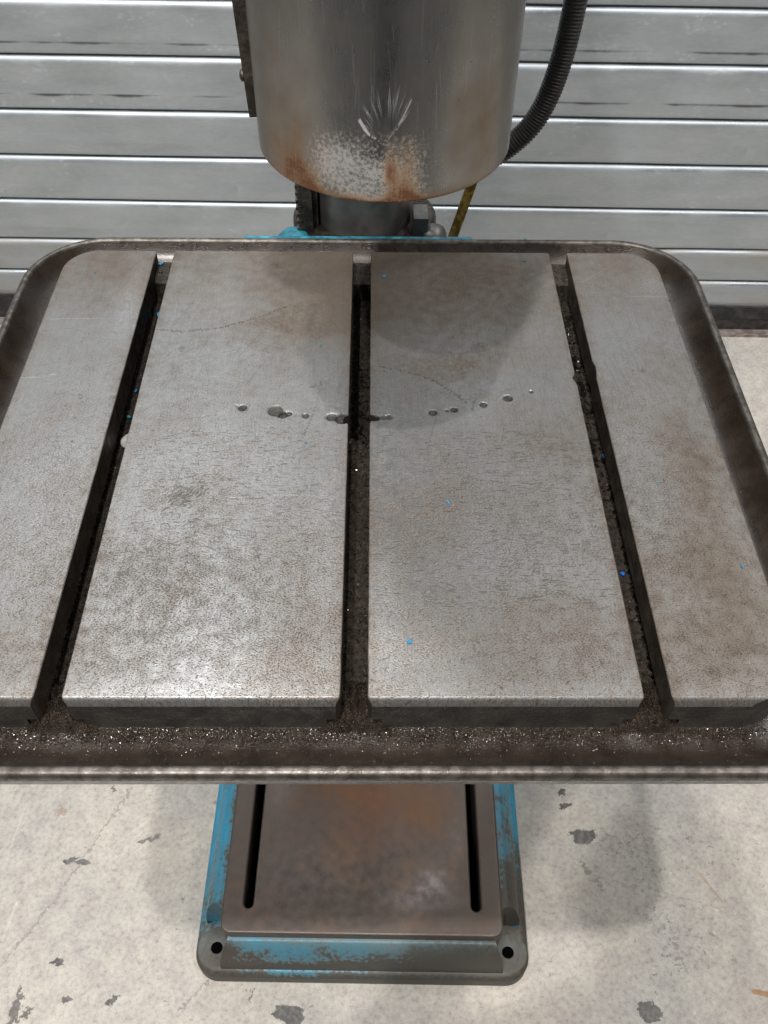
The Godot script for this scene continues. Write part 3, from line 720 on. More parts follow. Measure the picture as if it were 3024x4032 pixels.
func surface_strip(x0: float, x1: float, slot_l: bool, slot_r: bool, cols: int, fine: bool, parent: Node) -> MeshInstance3D:
	var wob := FastNoiseLite.new(); wob.seed = 5; wob.frequency = 0.02
	var zs := PackedFloat32Array()
	for i in 9: zs.append(ZB + CR * (1 - cos(i / 8.0 * PI / 2)))
	for q in [0.0015, 0.0022, 0.003, 0.004]: zs.append(ZB + q)
	for q in [0.0048, 0.0038, 0.003]: zs.append(ZF - q - 0.001)
	var z := ZB + CR
	while z < ZF - CR - 0.004:
		z += 0.0009 if fine and z > -0.068 and z < 0.016 else 0.008
		zs.append(minf(z, ZF - CR))
	for i in range(1, 9): zs.append(ZF - CR + CR * sin(i / 8.0 * PI / 2))
	zs.sort()
	var rows := []
	var b := MB.new(); b.plan = "xz"; b.rect = TR
	var uc := 0.006; var ch := 0.0006; var lip := 0.025; var deep := 0.036
	var caps := []
	var list := []
	list.append([zs[0], -0.0012])
	for i in zs.size(): list.append([clampf(zs[i], ZB + 0.0009 + i * 0.00005, ZF - 0.0024 - (zs.size() - i) * 0.00005), 0.0])
	list.append([ZF - 0.0011, -0.0007]); list.append([ZF - 0.0003, -0.0022]); list.append([ZF + 0.0006, -0.0052]); list.append([ZF + 0.001, -0.0075])
	for e in list:
		var zz: float = e[0]
		var zo := clampf(zz, ZB, ZF)
		var l := x0; var r := x1
		var back := clampf((ZB + CR - zo) / CR, 0, 1); var front := clampf((zo - ZF + CR) / CR, 0, 1)
		var cut := CR * (1 - sqrt(maxf(0, 1 - pow(maxf(back, front), 2))))
		if not slot_l: l += cut
		else: l += wob.get_noise_2d(zz * 2500, x0 * 100) * 0.0003
		if not slot_r: r -= cut
		else: r += wob.get_noise_2d(zz * 2500, x1 * 100) * 0.0003
		var round_ := 0.0035 * (1 - sqrt(maxf(0, 1 - pow(clampf(maxf((ZB + 0.0035 - zo) / 0.0035, (zo - ZF + 0.0035) / 0.0035), 0, 1), 2))))
		if slot_l: l += round_ * 0.8
		if slot_r: r -= round_ * 0.8
		if slot_r and x1 > 0.1 and x1 < 0.2: r -= 0.0024 * exp(-pow((zz + 0.047) / 0.0045, 2))
		if slot_r and x1 < 0.0 and x1 > -0.1: r -= 0.0042 * exp(-pow((zz - 0.0068) / 0.0042, 4))
		if slot_l and x0 > 0.0 and x0 < 0.1: l += 0.0044 * exp(-pow((zz - 0.0048) / 0.0036, 4))
		if slot_l and x0 > 0.2: l += 0.0022 * exp(-pow((zz + 0.06) / 0.006, 2))
		var row := PackedVector3Array()
		if slot_l:
			row.append(Vector3(l + uc, -deep, zz)); row.append(Vector3(l + uc, -lip, zz)); row.append(Vector3(l, -lip, zz))
		else: row.append(Vector3(l, -deep, zz))
		row.append(Vector3(l, e[1] - ch, zz))
		for c in cols + 1:
			var x := lerpf(l + ch, r - ch, float(c) / cols)
			row.append(Vector3(x, e[1] + (top_y(x, zz, wob) if fine and zz > -0.13 and zz < 0.02 else 0.0), zz))
		row.append(Vector3(r, e[1] - ch, zz))
		if slot_r:
			row.append(Vector3(r, -lip, zz)); row.append(Vector3(r - uc, -lip, zz)); row.append(Vector3(r - uc, -deep, zz))
		else: row.append(Vector3(r, -deep, zz))
		rows.append(row)
	for k in rows.size():
		for q in rows[k].size(): rows[k][q].y += T
	var na := 3 if slot_l else 1
	var nb: int = rows[0].size() - (3 if slot_r else 1)
	b.grid(rows.map(func(q): return q.slice(na, nb)))
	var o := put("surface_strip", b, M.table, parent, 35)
	for e in [[0, na + 1, slot_l], [nb - 1, rows[0].size(), slot_r]]:
		var sb := MB.new()
		sb.grid(rows.map(func(q): return q.slice(e[0], e[1])))
		put("strip_side", sb, M.slot_wall if e[2] else M.wall, o, 30)
	# end faces of the casting below the strip
	for e in [[rows[0], true], [rows[-1], false]]:
		var wb := MB.new()
		var row: PackedVector3Array = e[0]
		var a := 2 if slot_l else 0
		var n := row.size() - (3 if slot_r else 1)
		for j in range(a, n):
			var p := row[j]; var q := row[j + 1]
			var lo := T - deep
			if slot_l and p.x < row[0].x - 0.0001: lo = T - lip
			if slot_r and q.x > row[-1].x + 0.0001: lo = T - lip
			var p2 := Vector3(p.x, lo, p.z); var q2 := Vector3(q.x, lo, q.z)
			if e[1]: wb.quad(q, q2, p2, p)
			else: wb.quad(p, p2, q2, q)
		put("strip_end", wb, M.wall, o, 30)
	return o

func outline(d: float, seg := 10) -> PackedVector2Array:   # the table's plan, d outside the machined surface
	return round_rect(-XO - d, XO + d, ZB - d, ZF + 0.001 + d, CR + d, seg)

func dense(poly: PackedVector2Array, step: float) -> PackedVector2Array:
	var out := PackedVector2Array()
	for i in poly.size():
		var a := poly[i]; var b := poly[(i + 1) % poly.size()]
		var n := maxi(1, int(ceil((b - a).length() / step)))
		for k in n: out.append(a.lerp(b, float(k) / n))
	return out

func tray(parent: Node) -> void:
	var n0 := FastNoiseLite.new(); n0.seed = 9; n0.frequency = 0.05
	var base := outline(0.0)
	var steps := PackedInt32Array()
	for i in base.size(): steps.append(maxi(1, int(ceil((base[(i + 1) % base.size()] - base[i]).length() / 0.02))))
	var ring := func(d: float, y: float) -> PackedVector3Array:
		var o := outline(d)
		var out := PackedVector3Array()
		for i in o.size():
			for k in steps[i]:
				var p := o[i].lerp(o[(i + 1) % o.size()], float(k) / steps[i])
				out.append(Vector3(p.x, T + y, p.y))
		return out
	var t := MB.new()
	var pr := [[-0.012, -0.0365], [0.0, -0.0362], [0.008, -0.036], [0.0165, -0.0352], [0.0225, -0.0325], [0.028, -0.028], [0.032, -0.0235], [0.0352, -0.0188], [0.0376, -0.0152]]
	var rows := []
	for p in pr: rows.append(ring.call(p[0], p[1]))
	t.grid(rows, true, true)
	var inner: PackedVector3Array = ring.call(-0.012, -0.0365)
	t.fan(inner, true)
	# underside
	rows = []
	for p in [[0.0452, -0.0215], [0.0435, -0.03], [0.038, -0.037], [0.028, -0.044], [0.012, -0.05], [-0.03, -0.052]]: rows.append(ring.call(p[0], p[1]))
	t.grid(rows, true, true)
	t.fan(ring.call(-0.03, -0.052))
	var body := put("table_tray", t, M.tray, parent, 50)
	var rm := MB.new()
	rows = []
	for p in [[0.0376, -0.0152], [0.0383, -0.0137], [0.0395, -0.0128], [0.0412, -0.0125], [0.043, -0.0127], [0.0446, -0.0136], [0.0456, -0.0152], [0.0459, -0.0175], [0.0452, -0.0215]]: rows.append(ring.call(p[0], p[1]))
	rm.grid(rows, true, true)
	put("rim", rm, M.rim, body, 60)
	# side wall of the raised surface along the outer strips
	var dr := MB.new()
	var c := Vector3(-0.3165, T - 0.0352, -0.172)
	lathe(dr, c, [Vector2(0.0125, -0.001), Vector2(0.0122, 0.0016), Vector2(0.0112, 0.0022), Vector2(0.0098, 0.0018), Vector2(0.0092, -0.001)], 24)
	var hole := put("drain_hole", dr, M.tray, body, 50)
	var dk := MB.new()
	var loop := PackedVector3Array()
	for i in 24: loop.append(c + Vector3(sin(i * TAU / 24) * 0.0095, 0.0006, cos(i * TAU / 24) * 0.0095))
	dk.fan(loop)
	put("drain_bore_shade", dk, M.pit, hole)  # flat black disc painted for the darkness down the bore
	for i in 3:
		var x: float = [-0.2, 0.0, 0.2][i]
		var f := MB.new()
		var rr := []
		for k in 56:
			var zz := lerpf(-0.238, ZF - 0.004, k / 55.0)
			var row := PackedVector3Array()
			for j in 15:
				var xx := x + lerpf(-0.0188, 0.0188, j / 14.0)
				row.append(Vector3(xx, T - 0.0345 + 0.0016 * n0.get_noise_2d(xx * 2600, zz * 2600) + 0.002 * pow(absf(j - 7) / 7.0, 4), zz))
			rr.append(row)
		f.grid(rr)
		put("slot_floor", f, M.slot, body, 60)
		var lg := MB.new()
		var lr := []
		for q in [[-0.2405, -0.0135], [-0.225, -0.0135], [-0.214, -0.0142], [-0.2085, -0.017], [-0.206, -0.0345]]:
			var row := PackedVector3Array()
			for j in 9: row.append(Vector3(x + lerpf(-0.0102, 0.0102, j / 8.0), T + q[1] + 0.0006 * n0.get_noise_2d(j * 40.0, q[0] * 4000), q[0]))
			lr.append(row)
		lg.grid(lr)
		put("slot_ledge", lg, M.slot, body, 40)

func drill_press() -> void:
	var o := Node3D.new(); o.name = "drill_press"; add_child(o)
	tag(o, "old pillar drill with worn steel slotted table, polished round guard and chipped blue base", "drill press")
	# base
	var base := MB.new(); base.plan = "foot"; base.rect = BR
	var fo := round_rect(-0.248, 0.248, -0.58, 0.2175, 0.036, 10)
	extrude(base, fo, 0.0, 0.034, 0.012, 4, false)
	var foot := put("base_foot", base, M.paint, o, 45)
	foot.rotation.y = deg_to_rad(-1.0)
	# rolled shoulder: left, right, front, stopping short of the corner pads
	var prof := []
	for i in 9:
		var a := i / 8.0 * PI / 2
		prof.append(Vector2(0.004 + 0.0165 * sin(a), 0.03 + 0.094 * cos(a)))
	prof.push_front(Vector2(-0.004, 0.123)); prof.append(Vector2(0.0206, 0.02))
	for s in 3:
		var sh := MB.new(); sh.plan = ["left", "right", "front"][s]; sh.rect = BR
		var rows := []
		var n := 40
		for k in n + 1:
			var f := float(k) / n
			var row := PackedVector3Array()
			for p in prof:
				var d: float = p.x * (1.0 if s == 2 else 1.75)
				var ez := 0.18 - sqrt(maxf(0.0001, 0.038 * 0.038 - pow(0.1985 + d - 0.216, 2)))
				var ex := 0.216 - sqrt(maxf(0.0001, 0.03 * 0.03 - pow(0.188 + d - 0.18, 2)))
				if s == 0: row.append(Vector3(-0.1985 - d, p.y, lerpf(-0.5, ez, f)))
				elif s == 1: row.append(Vector3(0.1985 + d, p.y, lerpf(ez, -0.5, f)))
				else: row.append(Vector3(lerpf(-ex, ex, f), p.y, 0.188 + d))
			rows.append(row)
		sh.grid(rows, true)
		for e in [[rows[0], false], [rows[-1], true]]:
			var row: PackedVector3Array = e[0]
			for j in row.size() - 1:
				var lo := row[j]; var lo2 := row[j + 1]
				var q := Vector3(lo.x, 0.02, lo.z); var q2 := Vector3(lo2.x, 0.02, lo2.z)
				if e[1]: sh.quad(lo, q, q2, lo2)
				else: sh.quad(lo, lo2, q2, q)
		put("shoulder", sh, M.paint, foot, 45)
	for s in [-1, 1]:
		var pd := MB.new(); pd.plan = "xz"; pd.rect = BR
		var c := Vector3(0.216 * s, 0, 0.18)
		lathe(pd, c, [Vector2(0.0285, 0.0335), Vector2(0.0275, 0.0343), Vector2(0.0098, 0.0343), Vector2(0.0088, 0.034), Vector2(0.0084, 0.0335)], 32)
		var pad := put("bolt_pad", pd, M.paint, foot, 50)
		var hd := MB.new()
		var loop := PackedVector3Array()
		for i in 20: loop.append(c + Vector3(sin(i * TAU / 20) * 0.0088, 0.0341, cos(i * TAU / 20) * 0.0085))
		hd.fan(loop)
		put("bolt_hole_shade", hd, M.pit, pad)  # shallow black disc painted for the shade in the hole
	# machined plate with two open slots
	var poly := round_rect(-0.1985, 0.1985, -0.5, 0.1892, 0.016, 8)
	for s in [-1, 1]:
		var cut := PackedVector2Array([Vector2(0.1615 * s - 0.0065, -0.7), Vector2(0.1615 * s + 0.0065, -0.7)])
		for i in 9:
			var a := i / 8.0 * PI
			cut.append(Vector2(0.1615 * s + 0.0065 * cos(a), 0.148 + 0.0065 * sin(a)))
		poly = Geometry2D.clip_polygons(poly, cut)[0]
	if Geometry2D.is_polygon_clockwise(poly) != Geometry2D.is_polygon_clockwise(round_rect(-1, 1, -1, 1, 0.1, 4)): poly.reverse()
	var pb := MB.new(); pb.plan = "xz"; pb.rect = BR
	extrude(pb, poly, 0.02, 0.14, 0.0034, 3, false)
	var plate := put("base_plate", pb, M.plate, o, 35)
	plate.rotation.y = deg_to_rad(-1.0)
	for s in [-1, 1]:
		var pf := MB.new()
		pf.box(Vector3(0.1615 * s, 0.075, -0.17), Vector3(0.02, 0.01, 0.66))
		put("slot_floor", pf, M.pit, plate)  # black sheet painted for the shaded hollow inside the base
	# column with its rack
	var cb := MB.new()
	var cc := Vector3(0.001, 0, -0.385)
	lathe(cb, cc, [Vector2(0.095, 0.13), Vector2(0.095, 0.2), Vector2(0.085, 0.215), Vector2(0.0555, 0.218), Vector2(0.0555, 1.6), Vector2(0.0, 1.6)], 64)
	var col := put("column", cb, M.column, o, 40)
	var rk := MB.new()
	rk.box(Vector3(-0.0625, 0.9, -0.352), Vector3(0.012, 1.3, 0.022))
	rk.box(Vector3(-0.0535, 0.9, -0.36), Vector3(0.005, 1.3, 0.014))
	for i in 130:
		rk.box(Vector3(-0.0705, 0.36 + i * 0.0085, -0.352), Vector3(0.007, 0.0042, 0.022), Basis(Vector3.BACK, 0.15))
	put("rack", rk, M.dark_iron, col, 20)
	# collar and arm that carry the table
	var ar := MB.new()
	extrude(ar, round_rect(-0.129, 0.119, -0.306, -0.2895, 0.004, 4), T - 0.1, T - 0.0228, 0.002)
	extrude(ar, round_rect(-0.09, 0.09, -0.31, 0.05, 0.02, 4), T - 0.13, T - 0.053, 0.004)
	var arm := put("table_arm", ar, M.teal, o, 40)
	var cl := MB.new()
	lathe(cl, cc, [Vector2(0.083, T - 0.17), Vector2(0.083, T - 0.047), Vector2(0.079, T - 0.042), Vector2(0.056, T - 0.042)], 48)
	put("collar", cl, M.dark_iron, arm, 40)
	var lug := MB.new()
	var lp := Vector3(-0.078, T - 0.062, -0.338)
	lathe(lug, lp, [Vector2(0.0, -0.05), Vector2(0.021, -0.05), Vector2(0.021, 0.008), Vector2(0.019, 0.016), Vector2(0.013, 0.022), Vector2(0.0, 0.024)], 24)
	put("clamp_lug", lug, M.teal, arm, 50)
	var bo := MB.new()
	lathe(bo, Vector3(0.079, T - 0.052, -0.345), [Vector2(0.0, -0.05), Vector2(0.0155, -0.05), Vector2(0.0155, 0.006), Vector2(0.013, 0.013), Vector2(0.007, 0.0165), Vector2(0.0, 0.0175)], 24)
	bo.box(Vector3(0.064, T - 0.036, -0.352), Vector3(0.016, 0.03, 0.03))
	put("clamp_bolt", bo, M.column, arm, 50)
	# table
	var tb := Node3D.new(); tb.name = "table"; o.add_child(tb)
	tray(tb)
	surface_strip(-XO, -0.2091, false, true, 22, false, tb)
	surface_strip(-0.1909, -0.0091, true, false or true, 150, true, tb)
	surface_strip(0.0091, 0.1909, true, true, 150, true, tb)
	surface_strip(0.2091, XO, true, false, 22, false, tb)
	# guard
	var gb := MB.new()
	var seg := 96
	var gp := [Vector2(GR - 0.0032, 0.2446), Vector2(GR - 0.0008, 0.2437), Vector2(GR, 0.2448), Vector2(GR, 0.52)]
	for k in gp.size() - 1:
		for i in seg:
			var a := -PI + TAU * i / seg; var c := -PI + TAU * (i + 1) / seg
			var p: Vector2 = gp[k]; var q: Vector2 = gp[k + 1]
			var ps := []
			var us := []
			for e in [[a, p], [c, p], [c, q], [a, q]]:
				var an: float = e[0]
				ps.append(Vector3(SX + sin(an) * e[1].x, T + e[1].y, cos(an) * e[1].x))
				us.append(Vector2((rad_to_deg(an) + 110.0) / 220.0, (e[1].y - 0.24) / 0.27))
			gb.triuv(ps[0], ps[1], ps[2], us[0], us[1], us[2])
			gb.triuv(ps[0], ps[2], ps[3], us[0], us[2], us[3])
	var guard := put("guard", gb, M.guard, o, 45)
	guard.set_meta("label", "polished steel guard with rust along its lower edge")
	var ib := MB.new()
	lathe(ib, Vector3(SX, T, 0), [Vector2(GR - 0.0032, 0.52), Vector2(GR - 0.0032, 0.2446)], 64)
	lathe(ib, Vector3(SX, T, 0), [Vector2(0.03, 0.40), Vector2(0.0, 0.40)], 32)
	lathe(ib, Vector3(SX, T, 0), [Vector2(0.018, 0.30), Vector2(0.03, 0.32), Vector2(0.03, 0.52)], 32)
	put("guard_lining", ib, M.dark_iron, guard, 40)
	# mounting strip on the guard's left side
	var st := MB.new()
	var sb := Basis(Vector3.BACK, -0.085)
	st.box(Vector3(-0.0668, T + 0.352, -0.012), Vector3(0.0075, 0.19, 0.03), Basis(Vector3.BACK, 0.045))
	var strip := put("mounting_strip", st, M.dark_iron, o, 20)
	var sc := MB.new()
	for yy in [0.281]:
		var cs := Vector3(-0.0674, T + yy, -0.002)
		var rows := []
		for q in [[0.0, 0.0036], [0.0016, 0.0036], [0.0026, 0.0024], [0.003, 0.0]]:
			var row := PackedVector3Array()
			for i in 15: row.append(cs + Vector3(-q[0], sin(i * TAU / 14) * q[1], cos(i * TAU / 14) * q[1]))
			rows.append(row)
		sc.grid(rows)
	put("screw", sc, M.dark_iron, strip, 40)
	# head above
	var hb := MB.new()
	extrude(hb, round_rect(-0.12, 0.13, -0.52, -0.02, 0.05, 6), T + 0.5, T + 0.86, 0.03, 4)
	lathe(hb, Vector3(SX, T, 0), [Vector2(0.0, 0.515), Vector2(GR + 0.006, 0.515), Vector2(GR + 0.006, 0.7), Vector2(GR - 0.01, 0.72), Vector2(0.0, 0.72)], 48)
	put("head", hb, M.teal, o, 40)
	# corrugated hose
	var hp := [Vector3(0.17, T + 0.62, -0.3), Vector3(0.176, T + 0.52, -0.29), Vector3(0.186, T + 0.36, -0.282), Vector3(0.1862, T + 0.24, -0.28), Vector3(0.1805, T + 0.17, -0.28), Vector3(0.1665, T + 0.122, -0.28), Vector3(0.142, T + 0.092, -0.28), Vector3(0.11, T + 0.07, -0.285), Vector3(0.07, T + 0.052, -0.3), Vector3(0.03, T + 0.04, -0.32)]
	var cv := Curve3D.new()
	for i in range(1, hp.size() - 1):
		for k in 24: cv.add_point(hp[i].cubic_interpolate(hp[i + 1], hp[i - 1], hp[mini(i + 2, hp.size() - 1)], k / 24.0))
	var hs := MB.new()
	var L := cv.get_baked_length()
	var step := 0.0031 / 4
	var rows2 := []
	var nn := int(L / step)
	for i in nn:
		var p := cv.sample_baked(i * step); var q := cv.sample_baked(minf(L, i * step + 0.002)); var pm := cv.sample_baked(maxf(0, i * step - 0.002))
		var dir := (q - pm).normalized()
		var side := dir.cross(Vector3.BACK).normalized()
		var up := side.cross(dir)
		var rr: float = 0.0106 - [0.0, 0.00015, 0.0011, 0.0011][i % 4]
		var row := PackedVector3Array()
		for j in 16:
			var a := j * TAU / 16
			row.append(p + (side * cos(a) + up * sin(a)) * rr)
		rows2.append(row)
	hs.grid(rows2, true, true)
	put("hose", hs, M.rubber, o, 45)
	# brass strip behind
	var br := MB.new()
	var a1 := Vector3(0.1304, T + 0.052, -0.36); var a2 := Vector3(0.0875, T - 0.12, -0.36)
	br.box((a1 + a2) / 2, Vector3(0.0105, (a1 - a2).length(), 0.004), Basis(Vector3.BACK, -atan2(a1.x - a2.x, a1.y - a2.y)))
	put("brass_strip", br, M.brass, o, 20)

# ------------------------------------------------------------------ shutter, floor, lamps
func shutter() -> void:
	var o := Node3D.new(); o.name = "roller_shutter"; add_child(o)
	o.position = Vector3(0.3, 0, -1.345)
	o.rotation.y = deg_to_rad(-1.1)
	tag(o, "closed grey metal roller shutter of wide horizontal slats behind the drill", "roller shutter")
	var prof := [[-0.0, -0.016], [0.0006, -0.011], [-0.0006, -0.0055], [-0.0034, -0.0012], [-0.0075, 0.0016], [-0.012, 0.0031], [-0.0165, 0.0033], [-0.02, 0.0026], [-0.04, 0.0012], [-0.068, 0.0024], [-0.072, 0.0012], [-0.096, 0.0002], [-0.0995, -0.0008], [-0.101, -0.0035], [-0.1005, -0.016]]
	var len_ := 0.0
	var acc := [0.0]
	for i in prof.size() - 1:
		len_ += Vector2(prof[i + 1][0] - prof[i][0], prof[i + 1][1] - prof[i][1]).length(); acc.append(len_)
	var variants := []
	var wave := FastNoiseLite.new(); wave.seed = 77; wave.frequency = 0.012
	for k in 11:
		var b := MB.new()
		var off := k * 0.4337
		for i in prof.size() - 1:
			for q in 68:
				var xa := -3.4 + 0.1 * q; var xb := -3.3 + 0.1 * q
				var p0 := Vector3(xa, prof[i][0], prof[i][1]); var p1 := Vector3(xb, prof[i][0], prof[i][1])
				var p2 := Vector3(xb, prof[i + 1][0], prof[i + 1][1]); var p3 := Vector3(xa, prof[i + 1][0], prof[i + 1][1])
				p0.z += 0.002 * wave.get_noise_2d(p0.x * 900, k * 90 + p0.y * 500); p3.z += 0.002 * wave.get_noise_2d(p3.x * 900, k * 90 + p3.y * 500)
				p1.z += 0.002 * wave.get_noise_2d(p1.x * 900, k * 90 + p1.y * 500); p2.z += 0.002 * wave.get_noise_2d(p2.x * 900, k * 90 + p2.y * 500)
				var v0: float = acc[i] / len_; var v1: float = acc[i + 1] / len_
				b.triuv(p0, p3, p2, Vector2(xa / 2 + off, v0), Vector2(xa / 2 + off, v1), Vector2(xb / 2 + off, v1))
				b.triuv(p0, p2, p1, Vector2(xa / 2 + off, v0), Vector2(xb / 2 + off, v1), Vector2(xb / 2 + off, v0))
		variants.append(b.done(50))
	var tops := [0.151, 0.2395, 0.344, 0.453, 0.557, 0.671, 0.780]
	var y := 0.780
	while y < 4.2:
		y += 0.1055; tops.append(y)
	for i in tops.size():
		var s := mesh_node("slat", variants[i % 11], M["slat%d" % (2 if i < 2 else (1 if i < 5 else (0 if i % 2 else 3)))], o)
		s.position.y = tops[i]
		s.scale.y = (tops[i] - (tops[i - 1] if i > 0 else 0.062) - 0.0035) / 0.101
	var bb := MB.new()
	bb.box(Vector3(0, 0.061, -0.002), Vector3(6.8, 0.03, 0.02))
	bb.box(Vector3(0, 0.0775, -0.004), Vector3(6.8, 0.006, 0.022))
	put("bottom_bar", bb, M.seal, o, 20)
	var sl := MB.new()
	sl.box(Vector3(0, 0.023, -0.004), Vector3(6.8, 0.046, 0.012))
	put("rubber_seal", sl, M.rubber, o, 20)
	var th := MB.new()
	th.box(Vector3(0, 0.004, 0.012), Vector3(6.8, 0.008, 0.026))
	put("threshold_strip", th, M.sill, o, 20)

func ground() -> void:
	var b := MB.new(); b.plan = "xz"; b.rect = FR
	b.quad(Vector3(-0.85, 0, 0.66), Vector3(1.15, 0, 0.66), Vector3(1.15, 0, -1.34), Vector3(-0.85, 0, -1.34))
	var m := b.done()
	var c := MB.new(); c.plan = "xz"; c.rect = Rect2(-0.85, -1.34, 1.3, 1.3)
	for r in [[-3.2, -1.7, 6.9, 0.36], [-3.2, 0.66, 6.9, 0.9], [-3.2, -1.34, 2.35, 2.0], [1.15, -1.34, 2.55, 2.0]]:
		c.quad(Vector3(r[0], 0, r[1] + r[3]), Vector3(r[0] + r[2], 0, r[1] + r[3]), Vector3(r[0] + r[2], 0, r[1]), Vector3(r[0], 0, r[1]))
	var far := c.done().surface_get_arrays(0)
	m.add_surface_from_arrays(Mesh.PRIMITIVE_TRIANGLES, far)
	m.surface_set_material(0, M.floor); m.surface_set_material(1, M.floor_far)
	var o := MeshInstance3D.new(); o.name = "floor"; o.mesh = m
	add_child(o)
	o.set_meta("kind", "structure")
	o.set_meta("label", "pale stained concrete workshop floor")

func lamp(x: float, y: float, z: float, energy: float, label: String, size := Vector2(0.16, 0.16)) -> void:
	var o := Node3D.new(); o.name = "ceiling_lamp"; add_child(o, true)
	o.position = Vector3(x, y, z)
	tag(o, label, "lamp", "lamps hung over the workshop")
	var h := MB.new()
	h.box(Vector3(0, 0.06, 0), Vector3(size.x + 0.06, 0.1, size.y + 0.06))
	put("lamp_housing", h, M.housing, o, 20)
	var g := MB.new()
	g.box(Vector3(0, 0.002, 0), Vector3(size.x, 0.01, size.y))
	put("lamp_panel", g, M.glow, o, 20)
	var l := AreaLight3D.new()
	l.name = "light"
	l.area_size = size
	l.light_energy = energy
	l.light_color = Color(1.0, 0.988, 0.98)
	l.area_range = 14.0
	l.shadow_enabled = true
	l.position = Vector3(0, -0.006, 0)
	l.rotation.x = -PI / 2
	o.add_child(l)

# ------------------------------------------------------------------ what lies on the table
func fleck(at: Vector3, size: float, m: Material, label: String, sd: int) -> void:
	rng.seed = sd * 17 + 3
	var poly := PackedVector2Array()
	for i in 7:
		var a := i * TAU / 7 + rng.randf_range(-0.25, 0.25)
		poly.append(Vector2(cos(a), sin(a) * 0.75) * size * rng.randf_range(0.4, 1.1))
	var b := MB.new()
	extrude(b, poly, 0.0, 0.0009, 0.0003, 1)
	for i in b.v.size(): b.v[i].y += absf(b.v[i].x) * 0.18
	var o := put("paint_fleck", b, m, self, 20)
	o.position = at + Vector3(0, 0.0001, 0)
	o.rotation = Vector3(rng.randf_range(-0.1, 0.1), rng.randf() * TAU, rng.randf_range(-0.1, 0.1))
	tag(o, label, "paint fleck", "blue paint flecks on the table")

func flecks() -> void:
	var lo := T - 0.0328; var led := T - 0.013
	var list := [
		[Vector3(-0.2064, led, -0.2365), 0.0042, "fleck", "blue paint fleck at the very back end of the left slot"],
		[Vector3(-0.2025, lo, -0.178), 0.0048, "fleck", "triangular blue paint fleck in the left slot, near its back"],
		[Vector3(-0.2065, lo, -0.064), 0.003, "fleck", "small blue paint fleck halfway along the left slot"],
		[Vector3(-0.2068, lo, -0.03), 0.0033, "fleck_teal", "teal blue paint fleck in the left slot just behind the grey disc"],
		[Vector3(0.0227, T, -0.1973), 0.0036, "fleck", "bright blue paint fleck at the back of the table right of the centre slot"],
		[Vector3(-0.0366, T, -0.0907), 0.0022, "fleck_teal", "round teal paint fleck left of the centre slot behind the drill marks"],
		[Vector3(0.0372, T, 0.227), 0.0032, "fleck", "folded blue paint fleck near the front edge right of the centre slot"],
		[Vector3(0.0704, T, 0.1), 0.0019, "fleck", "tiny blue paint fleck amid the rust dashes right of the centre slot"],
		[Vector3(0.2129, lo + 0.002, 0.0213), 0.0056, "fleck_deep", "deep blue paint fleck in the black sludge of the right slot, the largest fleck"],
		[Vector3(0.2045, lo, 0.144), 0.0028, "fleck_deep", "small deep blue paint fleck in the front half of the right slot"],
		[Vector3(0.2831, T, 0.1617), 0.0019, "fleck", "pale blue paint fleck near the right border of the table"],
		[Vector3(0.2382, T, 0.0798), 0.0016, "fleck_teal", "tiny blue paint fleck on the right strip beside the right slot"],
		[Vector3(-0.0436, T, 0.035), 0.0013, "fleck", "minute blue paint fleck in front of the drill marks left of the centre slot"],
		[Vector3(0.1644, T, -0.2256), 0.0017, "fleck_teal", "thin blue paint fleck by the back edge left of the right slot"],
		[Vector3(-0.2639, T, -0.201), 0.0013, "fleck", "minute blue paint fleck on the back of the left strip"],
		[Vector3(0.173, T - 0.0126, -0.2835), 0.0028, "fleck_teal", "teal paint fleck stuck on the back rim of the table"],
	]
	for i in list.size(): fleck(list[i][0], list[i][1], M[list[i][2]], list[i][3], i)

func chips(b: MB, c: Vector3, s: float) -> void:
	var ax := Vector3(rng.randfn(0, 1), rng.randfn(0, 1), rng.randfn(0, 1)).normalized()
	var bs := Basis(ax, rng.randf() * TAU)
	var p := c + bs * Vector3(s, 0, 0); var q := c + bs * Vector3(-s * 0.5, 0.1 * s, s * rng.randf_range(0.4, 1.0)); var r := c + bs * Vector3(-s * 0.4, 0, -s * rng.randf_range(0.4, 0.9))
	var d := c + bs * Vector3(0, s * 0.35, 0)
	b.tri(p, q, d); b.tri(q, r, d); b.tri(r, p, d); b.tri(p, r, q)

func channel_y(d: float) -> float:
	var pr := [[0.0, -0.0362], [0.008, -0.036], [0.0165, -0.0352], [0.0225, -0.0325], [0.028, -0.028], [0.032, -0.0235], [0.0376, -0.0152]]
	for i in pr.size() - 1:
		if d <= pr[i + 1][0]: return T + lerpf(pr[i][1], pr[i + 1][1], (d - pr[i][0]) / (pr[i + 1][0] - pr[i][0]))
	return T - 0.0152

